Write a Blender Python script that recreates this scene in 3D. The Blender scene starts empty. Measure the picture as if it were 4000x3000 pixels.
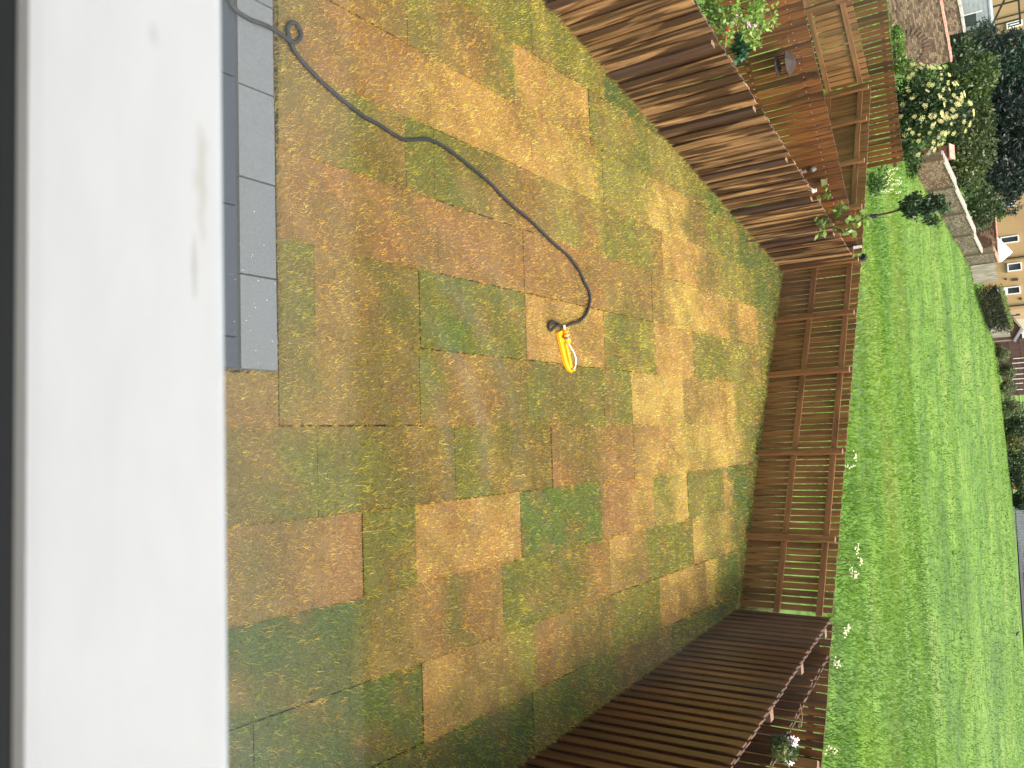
import bpy, math, random
import numpy as np
from mathutils import Vector, Matrix
random.seed(7); rng = np.random.default_rng(7)
sc = bpy.context.scene
COL = sc.collection
# ------------------------------------------------------------------ camera, world, sun, exposure
H = 4.65                      # eye height above the lawn, looking down out of an upstairs window
F = 3325.0                    # focal length in pixels of the 4000 px wide photograph
M3 = Matrix(((0.03212422, -0.99724754, 0.06682342),
             (0.56465646, -0.03705834, -0.82449364),
             (0.82470062, 0.06421849, 0.56191180)))
cam = bpy.data.cameras.new('camera'); cam_o = bpy.data.objects.new('camera', cam); COL.objects.link(cam_o)
cam_o.matrix_world = Matrix.Translation((0, 0, H)) @ M3.to_4x4()
cam.sensor_fit = 'HORIZONTAL'; cam.sensor_width = 36; cam.lens = F / 4000 * 36
cam.clip_start = 0.02; cam.clip_end = 600
cam.dof.use_dof = True; cam.dof.focus_distance = 9.0; cam.dof.aperture_fstop = 13.6
sc.camera = cam_o
SUN_DIR = Vector((0.50, -0.34, 1.15)).normalized()      # towards the sun
w = bpy.data.worlds.new('World'); sc.world = w; w.use_nodes = True
nt = w.node_tree; bg = nt.nodes['Background']
sky = nt.nodes.new('ShaderNodeTexSky'); sky.sky_type = 'NISHITA'; sky.sun_disc = False
sky.sun_elevation = math.asin(SUN_DIR.z); sky.sun_rotation = math.atan2(SUN_DIR.x, SUN_DIR.y)
sky.air_density = 1.3; sky.dust_density = 6.0; sky.ozone_density = 0.6
hsn = nt.nodes.new('ShaderNodeHueSaturation'); hsn.inputs['Saturation'].default_value = 0.3      # thin bright overcast
nt.links.new(sky.outputs[0], hsn.inputs['Color']); nt.links.new(hsn.outputs[0], bg.inputs[0]); bg.inputs[1].default_value = 0.15
sun = bpy.data.lights.new('sun', 'SUN'); sun.energy = 2.0; sun.angle = math.radians(20); sun.color = (1.0, 0.90, 0.74)
sun_o = bpy.data.objects.new('sun', sun); COL.objects.link(sun_o)
sun_o.rotation_euler = SUN_DIR.to_track_quat('Z', 'Y').to_euler(); sun_o.location = (10, -5, 20)
sc.view_settings.view_transform = 'Standard'; sc.view_settings.look = 'None'
sc.view_settings.exposure = 1.13; sc.view_settings.gamma = 1.0; sc.view_settings.use_curve_mapping = False
sc.render.engine = 'CYCLES'

# ------------------------------------------------------------------ measuring helpers (a line of sight met with a real plane)
def ray(p): return M3 @ Vector(((p[0] - 2000) / F, -(p[1] - 1500) / F, -1.0))
def G(p, z=0.0):
    d = ray(p); return d * ((z - H) / d.z) + Vector((0, 0, H))
def PY(p, y):
    d = ray(p); return d * (y / d.y) + Vector((0, 0, H))
def smooth(a, b, t):
    t = min(1, max(0, (t - a) / (b - a))); return t * t * (3 - 2 * t)
def zf(x, y):                 # the field falls away beyond the back fence
    return -2.56 * smooth(15.5, 52, y)

# ------------------------------------------------------------------ mesh helpers
def s2l(c):                   # sRGB 0-255 -> linear
    return tuple(((v / 255) / 12.92 if v / 255 <= .04045 else ((v / 255 + .055) / 1.055) ** 2.4) for v in c)
class MB:
    def __init__(s): s.v = []; s.f = []; s.m = []; s.c = []; s.cur = (1, 1, 1)
    def add(s, vs, fs, mi=0):
        n = len(s.v); s.v += [tuple(v) for v in vs]; s.f += [tuple(i + n for i in f) for f in fs]; s.m += [mi] * len(fs)
        s.c += [s.cur] * len(vs)
        return s
    def box(s, c, d, M=None, mi=0, cham=0):
        x, y, z = (k / 2 for k in d); c = Vector(c)
        t = cham
        vs = [Vector(p) for p in ((-x, -y, -z), (x, -y, -z), (x, y, -z), (-x, y, -z), (-x + t, -y + t, z), (x - t, -y + t, z), (x - t, y - t, z), (-x + t, y - t, z))]
        if M is not None: vs = [M @ v for v in vs]
        return s.add([v + c for v in vs], [(3, 2, 1, 0), (4, 5, 6, 7), (0, 1, 5, 4), (1, 2, 6, 5), (2, 3, 7, 6), (3, 0, 4, 7)], mi)
    def tube(s, pts, r, n=8, mi=0, cap=True):
        pts = [Vector(p) for p in pts]; rr = r if isinstance(r, (list, tuple)) else [r] * len(pts)
        vs = []; prev = None
        for i, p in enumerate(pts):
            t = (pts[min(i + 1, len(pts) - 1)] - pts[max(i - 1, 0)]).normalized()
            a = t.orthogonal().normalized() if prev is None else (prev - t * prev.dot(t)).normalized()
            prev = a; b = t.cross(a)
            for k in range(n):
                q = 2 * math.pi * k / n; vs.append(p + (a * math.cos(q) + b * math.sin(q)) * rr[i])
        fs = []
        for i in range(len(pts) - 1):
            for k in range(n):
                k2 = (k + 1) % n; fs.append((i * n + k, i * n + k2, (i + 1) * n + k2, (i + 1) * n + k))
        if cap: fs += [tuple(range(n - 1, -1, -1)), tuple((len(pts) - 1) * n + k for k in range(n))]
        return s.add(vs, fs, mi)
    def lathe(s, prof, c=(0, 0, 0), n=16, M=None, mi=0):
        vs = []
        for r, z in prof:
            for k in range(n):
                q = 2 * math.pi * k / n; v = Vector((r * math.cos(q), r * math.sin(q), z))
                if M is not None: v = M @ v
                vs.append(v + Vector(c))
        fs = [(i * n + k, i * n + (k + 1) % n, (i + 1) * n + (k + 1) % n, (i + 1) * n + k) for i in range(len(prof) - 1) for k in range(n)]
        fs += [tuple(range(n - 1, -1, -1)), tuple((len(prof) - 1) * n + k for k in range(n))]
        return s.add(vs, fs, mi)
    def mesh(s, name, mats, smooth_=False, col=False):
        me = bpy.data.meshes.new(name); me.from_pydata(s.v, [], s.f)
        for m in (mats if isinstance(mats, (list, tuple)) else [mats]): me.materials.append(m)
        me.polygons.foreach_set('material_index', s.m)
        if smooth_: me.polygons.foreach_set('use_smooth', [True] * len(s.f))
        if col:
            a = me.color_attributes.new('Col', 'FLOAT_COLOR', 'POINT')
            a.data.foreach_set('color', np.array([(c[0], c[1], c[2], 1) for c in s.c], dtype=np.float32).ravel())
        me.update(); return me
    def build(s, name, mats, parent=None, **k):
        o = link(name, s.mesh(name, mats, k.pop('smooth', False), k.pop('col', False)), parent); tag(o, **k); return o
def link(name, data, parent=None, loc=None, rotz=None):
    o = bpy.data.objects.new(name, data); COL.objects.link(o)
    if parent is not None: o.parent = parent
    if loc is not None: o.location = loc
    if rotz is not None: o.rotation_euler = (0, 0, rotz)
    return o
def tag(o, label=None, cat=None, group=None, kind=None):
    if label: o['label'] = label
    if cat: o['category'] = cat
    if group: o['group'] = group
    if kind: o['kind'] = kind
    return o
def thing(name, label, cat, loc=(0, 0, 0), rotz=0, group=None):
    return tag(link(name, None, None, loc, rotz), label, cat, group)
def np_mesh(name, V, T, C, mat, parent=None, **k):      # triangles from numpy arrays, colour per vertex
    me = bpy.data.meshes.new(name)
    me.vertices.add(len(V)); me.vertices.foreach_set('co', V.astype(np.float32).ravel())
    nt_ = len(T); me.loops.add(nt_ * T.shape[1]); me.polygons.add(nt_)
    me.loops.foreach_set('vertex_index', T.astype(np.int32).ravel())
    me.polygons.foreach_set('loop_start', np.arange(0, nt_ * T.shape[1], T.shape[1], dtype=np.int32))
    me.update(calc_edges=True)
    a = me.color_attributes.new('Col', 'FLOAT_COLOR', 'POINT')
    C4 = np.concatenate([C, np.ones((len(C), 1))], 1).astype(np.float32)
    a.data.foreach_set('color', C4.ravel()); me.materials.append(mat)
    o = link(name, me, parent); tag(o, **k); return o
# smooth value noise for numpy
_tab = rng.random((256, 256))
def vnoise(x, y, s, seed=0):
    x = np.asarray(x) / s + 37.7 * seed + 500; y = np.asarray(y) / s + 11.3 * seed + 500
    xi = np.floor(x).astype(int); yi = np.floor(y).astype(int); fx = x - xi; fy = y - yi
    fx = fx * fx * (3 - 2 * fx); fy = fy * fy * (3 - 2 * fy)
    g = lambda a, b: _tab[a & 255, b & 255]
    return (g(xi, yi) * (1 - fx) + g(xi + 1, yi) * fx) * (1 - fy) + (g(xi, yi + 1) * (1 - fx) + g(xi + 1, yi + 1) * fx) * fy

# ------------------------------------------------------------------ materials
def newmat(name):
    m = bpy.data.materials.new(name); m.use_nodes = True; n = m.node_tree
    return m, n, n.nodes['Principled BSDF']
def nd(n, t, **k):
    x = n.nodes.new(t)
    for a, b in k.items(): setattr(x, a, b)
    return x
def ramp(n, stops):
    r = n.nodes.new('ShaderNodeValToRGB'); e = r.color_ramp.elements
    e[0].position = stops[0][0]; e[0].color = (*stops[0][1], 1); e[1].position = stops[-1][0]; e[1].color = (*stops[-1][1], 1)
    for p, c in stops[1:-1]:
        q = e.new(p); q.color = (*c, 1)
    return r
def g3(v): return (v, v, v)
def coords(n, scale, rnd=True):
    tc = nd(n, 'ShaderNodeTexCoord'); mp = nd(n, 'ShaderNodeMapping'); mp.inputs['Scale'].default_value = scale
    n.links.new(tc.outputs['Object'], mp.inputs['Vector'])
    if rnd:
        oi = nd(n, 'ShaderNodeObjectInfo'); mu = nd(n, 'ShaderNodeMath', operation='MULTIPLY'); mu.inputs[1].default_value = 91.0
        n.links.new(oi.outputs['Random'], mu.inputs[0]); n.links.new(mu.outputs[0], mp.inputs['Location'])
    return mp
def wood(name, lo, hi, wet, wetamt=0.5, rough=0.55, var=0.35, patch=0.5):
    """boards: grain along local Z, darker soaked patches, knots, each board its own tone"""
    m, n, b = newmat(name); L = n.links.new; lo, hi, wet = (tuple(v * .96 for v in q) for q in (lo, hi, wet))
    mp = coords(n, (26, 26, 1.6)); no = nd(n, 'ShaderNodeTexNoise'); no.inputs['Scale'].default_value = 1; no.inputs['Detail'].default_value = 5
    no.inputs['Roughness'].default_value = .65
    L(mp.outputs[0], no.inputs[0]); r = ramp(n, [(.32, lo), (.68, hi)]); L(no.outputs[0], r.inputs[0])
    mp2 = coords(n, (7, 7, 1.1)); n2 = nd(n, 'ShaderNodeTexNoise'); n2.inputs['Scale'].default_value = 1; n2.inputs['Detail'].default_value = 3
    n2.inputs['Distortion'].default_value = .6
    L(mp2.outputs[0], n2.inputs[0]); r2 = ramp(n, [(patch - .05, g3(0)), (patch + .06, g3(wetamt))]); L(n2.outputs[0], r2.inputs[0])
    mx = nd(n, 'ShaderNodeMixRGB'); mx.inputs[2].default_value = (*wet, 1); L(r2.outputs[0], mx.inputs[0]); L(r.outputs[0], mx.inputs[1])
    mp3 = coords(n, (9, 9, 3.2)); vo = nd(n, 'ShaderNodeTexVoronoi'); vo.inputs['Scale'].default_value = 1; vo.inputs['Randomness'].default_value = 1
    L(mp3.outputs[0], vo.inputs[0]); r3 = ramp(n, [(.05, g3(.25)), (.13, g3(1))]); L(vo.outputs['Distance'], r3.inputs[0])
    mk = nd(n, 'ShaderNodeMixRGB', blend_type='MULTIPLY'); mk.inputs[0].default_value = .8; L(mx.outputs[0], mk.inputs[1]); L(r3.outputs[0], mk.inputs[2])
    oi = nd(n, 'ShaderNodeObjectInfo'); mr = nd(n, 'ShaderNodeMapRange'); mr.inputs['To Min'].default_value = 1 - var; mr.inputs['To Max'].default_value = 1 + var
    L(oi.outputs['Random'], mr.inputs[0]); hs = nd(n, 'ShaderNodeHueSaturation'); L(mr.outputs[0], hs.inputs['Value']); L(mk.outputs[0], hs.inputs['Color'])
    L(hs.outputs[0], b.inputs['Base Color']); b.inputs['Roughness'].default_value = rough
    bp = nd(n, 'ShaderNodeBump'); bp.inputs['Strength'].default_value = .25; bp.inputs['Distance'].default_value = .004
    L(no.outputs[0], bp.inputs['Height']); L(bp.outputs[0], b.inputs['Normal'])
    return m
def plain(name, c1, c2=None, scale=3.0, rough=.6, metal=0, bump=0, var=0, detail=4, lohi=(.35, .65), sc3=None):
    m, n, b = newmat(name); L = n.links.new; c2 = c2 or c1
    mp = coords(n, sc3 or (scale,) * 3, var > 0); no = nd(n, 'ShaderNodeTexNoise'); no.inputs['Scale'].default_value = 1; no.inputs['Detail'].default_value = detail
    L(mp.outputs[0], no.inputs[0]); r = ramp(n, [(lohi[0], c1), (lohi[1], c2)]); L(no.outputs[0], r.inputs[0]); out = r.outputs[0]
    if var:
        oi = nd(n, 'ShaderNodeObjectInfo'); mr = nd(n, 'ShaderNodeMapRange'); mr.inputs['To Min'].default_value = 1 - var; mr.inputs['To Max'].default_value = 1 + var
        L(oi.outputs['Random'], mr.inputs[0]); hs = nd(n, 'ShaderNodeHueSaturation'); L(mr.outputs[0], hs.inputs['Value']); L(out, hs.inputs['Color']); out = hs.outputs[0]
    L(out, b.inputs['Base Color']); b.inputs['Roughness'].default_value = rough; b.inputs['Metallic'].default_value = metal
    if bump:
        bp = nd(n, 'ShaderNodeBump'); bp.inputs['Strength'].default_value = bump; bp.inputs['Distance'].default_value = .01
        L(no.outputs[0], bp.inputs['Height']); L(bp.outputs[0], b.inputs['Normal'])
    return m
def leafmat(name, rough=.5, trans=.35, spec=.3):
    """vertex-coloured blades and leaves, part of the light passing through"""
    m, n, b = newmat(name); L = n.links.new
    at = nd(n, 'ShaderNodeAttribute', attribute_name='Col'); L(at.outputs['Color'], b.inputs['Base Color'])
    b.inputs['Roughness'].default_value = rough; b.inputs['Specular IOR Level'].default_value = spec
    tr = nd(n, 'ShaderNodeBsdfTranslucent'); L(at.outputs['Color'], tr.inputs[0]); mx = nd(n, 'ShaderNodeMixShader'); mx.inputs[0].default_value = trans
    L(b.outputs[0], mx.inputs[1]); L(tr.outputs[0], mx.inputs[2]); L(mx.outputs[0], n.nodes['Material Output'].inputs[0])
    return m
MAT = dict(
    blade=leafmat('grass_blade', .45, .3, .35), leaf=leafmat('leaf', .4, .3, .45),
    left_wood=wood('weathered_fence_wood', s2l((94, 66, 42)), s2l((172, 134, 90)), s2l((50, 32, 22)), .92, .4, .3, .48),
    dark_wood=wood('dark_fence_wood', s2l((72, 45, 24)), s2l((108, 70, 38)), s2l((44, 28, 16)), .6, .34, .25, .55),  # darker brown for the two fences on the right
    back_wood=wood('stained_fence_wood', s2l((98, 68, 38)), s2l((138, 98, 56)), s2l((62, 42, 24)), .6, .45, .18, .58),
    post_wood=wood('stained_post_wood', s2l((98, 68, 40)), s2l((134, 94, 56)), s2l((64, 42, 26)), .6, .5, .12, .6),
    dark_post=wood('soaked_post_wood', s2l((56, 38, 28)), s2l((82, 56, 40)), s2l((40, 26, 20)), .5, .6, .1, .5),
    orange_wood=wood('orange_fence_wood', s2l((78, 48, 24)), s2l((120, 74, 36)), s2l((54, 34, 20)), .8, .4, .25, .55),
    old_wood=wood('grey_old_wood', s2l((118, 112, 100)), s2l((168, 162, 148)), s2l((84, 78, 66)), .5, .8, .15, .55),
    brown_wood=wood('dark_red_fence_wood', s2l((62, 40, 34)), s2l((84, 58, 48)), s2l((44, 30, 26)), .5, .7, .15, .55),
    end_grain=plain('cut_end_wood', s2l((138, 106, 84)), s2l((116, 86, 64)), 40, .7),
    slab=plain('slate_grey_slab', s2l((82, 87, 91)), s2l((95, 99, 102)), 60, .55, bump=.1, var=.05, detail=8),
    slab_dark=plain('dark_grey_slab', s2l((40, 46, 55)), s2l((49, 55, 64)), 40, .4, bump=.04, var=.05, detail=4),  # darker, bluer grey for the rows nearer the house
    grout=plain('patio_bedding', s2l((52, 54, 56)), s2l((66, 68, 68)), 20, .9),
    soil=plain('turf_soil', s2l((52, 38, 24)), s2l((74, 54, 32)), 12, .95, bump=.5),
    upvc=plain('white_upvc', s2l((238, 240, 244)), s2l((233, 235, 238)), 6, .35),
    indoor_dark=plain('indoor_black', (.01, .011, .012), (.014, .015, .016), 10, .7),  # near black that stands in for the dark of the room
    render=plain('pale_house_render', s2l((190, 180, 165)), s2l((205, 195, 180)), 3, .9),
    hose=plain('black_hose_rubber', (.008, .009, .010), (.014, .016, .018), 30, .75, bump=.2),
    yellow=plain('yellow_plastic', (.92, .40, .012), (.9, .37, .01), 6, .35),
    pale_yellow=plain('pale_yellow_plastic', (.85, .6, .25), None, 6, .4), red=plain('red_plastic', (.75, .05, .02), None, 6, .4),
    grey_pl=plain('grey_plastic', (.1, .09, .09), (.14, .13, .12), 20, .5), white_tube=plain('white_tube', (.85, .83, .78), None, 6, .3),
    brickm=None, coping=plain('grey_coping_stone', s2l((150, 144, 136)), s2l((176, 170, 160)), 3, .85, bump=.3),
    pink=plain('pink_brick_coping', s2l((176, 120, 104)), s2l((206, 150, 132)), 4, .85, bump=.3),
    ochre=plain('ochre_render', s2l((168, 138, 98)), s2l((182, 152, 112)), .35, .9, detail=6, lohi=(.3, .7)),
    cream=plain('cream_render', s2l((214, 200, 176)), s2l((226, 212, 190)), .5, .9), glass_d=plain('dark_window_glass', (.02, .025, .03), (.05, .06, .07), .6, .1),
    roof=plain('slate_roof', s2l((78, 78, 84)), s2l((98, 96, 100)), 1.5, .7), pipe=plain('black_pipe', (.015, .013, .012), None, 3, .5),
    maroon=plain('maroon_boards', s2l((72, 46, 44)), s2l((88, 58, 54)), 2, .7), steel=plain('galvanised_steel', s2l((120, 130, 138)), s2l((140, 150, 156)), 4, .5, metal=.3),
    canvas=plain('white_canvas', (.8, .8, .78), None, 2, .8), orange_p=plain('orange_plastic', s2l((206, 88, 50)), s2l((220, 108, 64)), 2, .6),
    navy=plain('dark_blue_plastic', (.012, .018, .03), None, 3, .4), paleblue=plain('pale_blue_plastic', s2l((150, 170, 195)), None, 3, .5),
    bark=plain('bark', s2l((58, 46, 34)), s2l((84, 68, 50)), 8, .9, bump=.4), stem=plain('green_stem', s2l((84, 92, 44)), s2l((104, 104, 56)), 8, .6),
    lantern=plain('dark_stained_lantern', s2l((42, 30, 25)), s2l((58, 42, 35)), 8, .8), greyshed=plain('grey_shed_paint', s2l((140, 146, 156)), s2l((158, 163, 172)), 2, .7),
    feather=plain('black_feather', (.008, .008, .01), (.02, .02, .026), 12, .35), cloth=plain('black_cloth', (.012, .012, .016), (.03, .03, .035), 8, .8),
    pale=plain('pale_ceramic', s2l((190, 180, 176)), s2l((210, 200, 196)), 8, .4), grit=plain('white_grit', (.8, .8, .8), None, 8, .6),
    petal_w=plain('white_petal', (.85, .75, .8), (.8, .62, .72), 12, .6), petal_r=plain('red_petal', (.7, .015, .02), None, 12, .5), petal_p=plain('pink_petal', (.7, .35, .5), None, 12, .6),
    asphalt=plain('asphalt', (.04, .04, .045), (.06, .06, .065), 1, .8),
)
def vcolmat(name, rough=.85, bump=.3, bs=8):
    m, n, b = newmat(name); L = n.links.new
    at = nd(n, 'ShaderNodeAttribute', attribute_name='Col'); mp = coords(n, (bs,) * 3, False); no = nd(n, 'ShaderNodeTexNoise'); no.inputs['Scale'].default_value = 1; no.inputs['Detail'].default_value = 5
    L(mp.outputs[0], no.inputs[0]); r = ramp(n, [(.3, g3(.75)), (.7, g3(1.2))]); L(no.outputs[0], r.inputs[0])
    mx = nd(n, 'ShaderNodeMixRGB', blend_type='MULTIPLY'); mx.inputs[0].default_value = 1; L(at.outputs['Color'], mx.inputs[1]); L(r.outputs[0], mx.inputs[2])
    L(mx.outputs[0], b.inputs['Base Color']); b.inputs['Roughness'].default_value = rough
    bp = nd(n, 'ShaderNodeBump'); bp.inputs['Strength'].default_value = bump; bp.inputs['Distance'].default_value = .02
    L(no.outputs[0], bp.inputs['Height']); L(bp.outputs[0], b.inputs['Normal']); return m
MAT['brickm'] = vcolmat('old_brick'); MAT['turf'] = vcolmat('turf_thatch', .9, .6, 40)

# ------------------------------------------------------------------ ground and field
def field_material():
    m, n, b = newmat('meadow'); L = n.links.new
    mp = coords(n, (.14, .24, .3), False); a = nd(n, 'ShaderNodeTexNoise'); a.inputs['Scale'].default_value = 1; a.inputs['Detail'].default_value = 6; a.inputs['Roughness'].default_value = .6
    L(mp.outputs[0], a.inputs[0]); r = ramp(n, [(.30, s2l((64, 92, 34))), (.45, s2l((79, 112, 36))), (.58, s2l((94, 126, 41))), (.72, s2l((114, 130, 64)))]); L(a.outputs[0], r.inputs[0])
    mp2 = coords(n, (1.1, 2.0, 2), False); c = nd(n, 'ShaderNodeTexNoise'); c.inputs['Scale'].default_value = 1; c.inputs['Detail'].default_value = 6
    L(mp2.outputs[0], c.inputs[0]); r2 = ramp(n, [(.32, g3(.55)), (.5, g3(.95)), (.68, g3(1.2))]); L(c.outputs[0], r2.inputs[0])
    mx = nd(n, 'ShaderNodeMixRGB', blend_type='MULTIPLY'); mx.inputs[0].default_value = 1; L(r.outputs[0], mx.inputs[1]); L(r2.outputs[0], mx.inputs[2])
    L(mx.outputs[0], b.inputs['Base Color']); b.inputs['Roughness'].default_value = .9
    bp = nd(n, 'ShaderNodeBump'); bp.inputs['Strength'].default_value = .35; bp.inputs['Distance'].default_value = .25; L(c.outputs[0], bp.inputs['Height']); L(bp.outputs[0], b.inputs['Normal'])
    return m
MAT['field'] = field_material()
ys = [-30, -5, 3, 10, 15, 17, 19, 21, 23, 25, 27, 29, 31, 33, 35, 37, 39, 41, 43, 45, 47, 49, 51, 53, 60, 70, 80, 92, 110, 150, 220, 400]
xs = [-300, -120, -80, -60, -50, -40, -30, -20, -10, 0, 10, 20, 30, 40, 50, 60, 80, 120, 300]
g = MB(); vs = [(x, y, zf(x, y) - .07 + (0.0 if y < 20 or y > 95 else .04 * (float(vnoise(x, y, 7.0)) - .5))) for y in ys for x in xs]; nx = len(xs)
g.add(vs, [(j * nx + i, j * nx + i + 1, (j + 1) * nx + i + 1, (j + 1) * nx + i) for j in range(len(ys) - 1) for i in range(nx - 1)])
field = g.build('field_ground', MAT['field'], kind='structure', smooth=True)

def blades(n, xy, zfun, hmin, hmax, wid, lean, colfun, name, mat, parent=None, **k):
    x, y = xy[:, 0], xy[:, 1]; n = len(x)
    z0 = np.array([zfun(a, b) for a, b in zip(x, y)]) if callable(zfun) else np.full(n, zfun)
    hh = rng.uniform(hmin, hmax, n); az = rng.uniform(0, 2 * np.pi, n); le = rng.uniform(.1, 1, n) * lean * hh; wa = rng.uniform(0, np.pi, n)
    wd = wid if np.ndim(wid) else np.full(n, wid)
    V = np.empty((n, 3, 3)); dx, dy = np.cos(wa) * wd / 2, np.sin(wa) * wd / 2
    V[:, 0] = np.stack([x - dx, y - dy, z0 - .004], 1); V[:, 1] = np.stack([x + dx, y + dy, z0 - .004], 1)
    V[:, 2] = np.stack([x + np.cos(az) * le, y + np.sin(az) * le, z0 + hh], 1)
    c = colfun(x, y); C = np.repeat(c[:, None, :], 3, 1); C[:, 2] *= 1.15; C = np.minimum(C, .82)
    return np_mesh(name, V.reshape(-1, 3), np.arange(n * 3).reshape(-1, 3), C.reshape(-1, 3), mat, parent, **k)
def in_view_x(y): return -.56 * y, .50 * y
# meadow grass standing on the field
def field_col(x, y):
    t = vnoise(x, y * 1.4, 9, 1) * .45 + vnoise(x, y * 1.8, 2.6, 2) * .35 + vnoise(x + y * .5, y, 5, 3) * .2
    a, b_, c_, d = (np.array(s2l(q)) for q in ((68, 98, 34), (90, 132, 38), (112, 150, 44), (140, 154, 78)))
    t = t[:, None]; c = np.where(t < .42, a + (b_ - a) * t / .42, np.where(t < .6, b_ + (c_ - b_) * (t - .42) / .18, c_ + (d - c_) * np.clip((t - .6) / .25, 0, 1)))
    return c * rng.uniform(.70, 1.08, (len(x), 1)) * np.array([1.02, .95, .88])
pts = []
for y0, y1, dens in ((16.5, 22, 170), (22, 30, 95), (30, 42, 48), (42, 60, 22), (60, 96, 9)):
    a, b_ = in_view_x(y1); n = int((b_ - a) * (y1 - y0) * dens)
    q = np.stack([rng.uniform(a, b_, n), rng.uniform(y0, y1, n)], 1)
    ymin = 15.91 - .566 * (q[:, 0] + 3.03)
    q = q[(q[:, 1] > np.maximum(ymin, 15) + .5) & (q[:, 0] > -.56 * q[:, 1]) & (q[:, 0] < .5 * q[:, 1])]
    q = q[~((q[:, 0] < -13.6) & (q[:, 1] > 62))]
    pts.append(q)
P_ = np.concatenate(pts); hsc = P_[:, 1]
blades(0, P_, zf, .05, .17, .012 + .0009 * hsc, 1.0, field_col, 'meadow_grass', MAT['blade'], kind='stuff', label='bright green meadow grass covering the field beyond the back fence', cat='grass')
# rough grey-green growth hard behind the back fence
n = 34000; t = rng.random(n); q = np.stack([-7 + t * 13.5, 15.91 - .566 * (-7 + t * 13.5 + 3.03)], 1); off = .12 + np.abs(rng.normal(0, .75, n)) * np.where(q[:, 0] < -2, 1.5, .85)
q = q + np.stack([off * .49, off * .87], 1)
def rough_col(x, y):
    t = vnoise(x, y, .9, 5)[:, None]; a, b_ = np.array(s2l((84, 100, 58))), np.array(s2l((150, 150, 104))); return (a + (b_ - a) * t) * rng.uniform(.6, 1.3, (len(x), 1))
blades(0, q, zf, .12, .42, .014, .8, rough_col, 'rough_grass', MAT['blade'], kind='stuff', label='long grey green rough grass growing along the outside of the back fence', cat='rough grass')

# ------------------------------------------------------------------ garden: patio
PX, PYE = -0.53, 3.94       # corner of the patio
patio = MB().box(((-7.0 + PX - .0) / 2, (.3 + 3.91) / 2, -.03), (PX + 7.0, 3.6, .06)).build('patio', MAT['grout'], kind='structure')
def slab(x0, x1, y0, y1, mat):
    lx, ly = x1 - x0 - .008, y1 - y0 - .008; b = MB(); b.box((0, 0, 0), (lx, ly, .03), cham=.003)
    o = link('slab', b.mesh('slab', mat), patio, ((x0 + x1) / 2, (y0 + y1) / 2, .016 + random.uniform(-.0015, .0015))); return o
xj = [-.53, -1.17, -1.83, -2.47, -3.11, -3.75, -4.39, -5.03]
for a, b_ in zip(xj[1:], xj): slab(a, b_, 3.61, 3.925, MAT['slab'])
xj = [-.53, -.74, -1.62, -2.50, -3.38, -4.26, -5.1]
y = 3.60
for row in range(5):
    for a, b_ in zip(xj[1:], xj): slab(a, b_, y - .6, y - .004, MAT['slab_dark'])
    y -= .605
gr = MB()
for k in range(26):
    p = G((random.uniform(905, 1085), random.uniform(800, 1450)), .033); s = random.uniform(.002, .0045); gr.box(p, (s, s, s))
gr.build('grit', MAT['grit'], label='scattered white specks lying on the grey patio slabs', cat='grit', kind='stuff')

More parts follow.
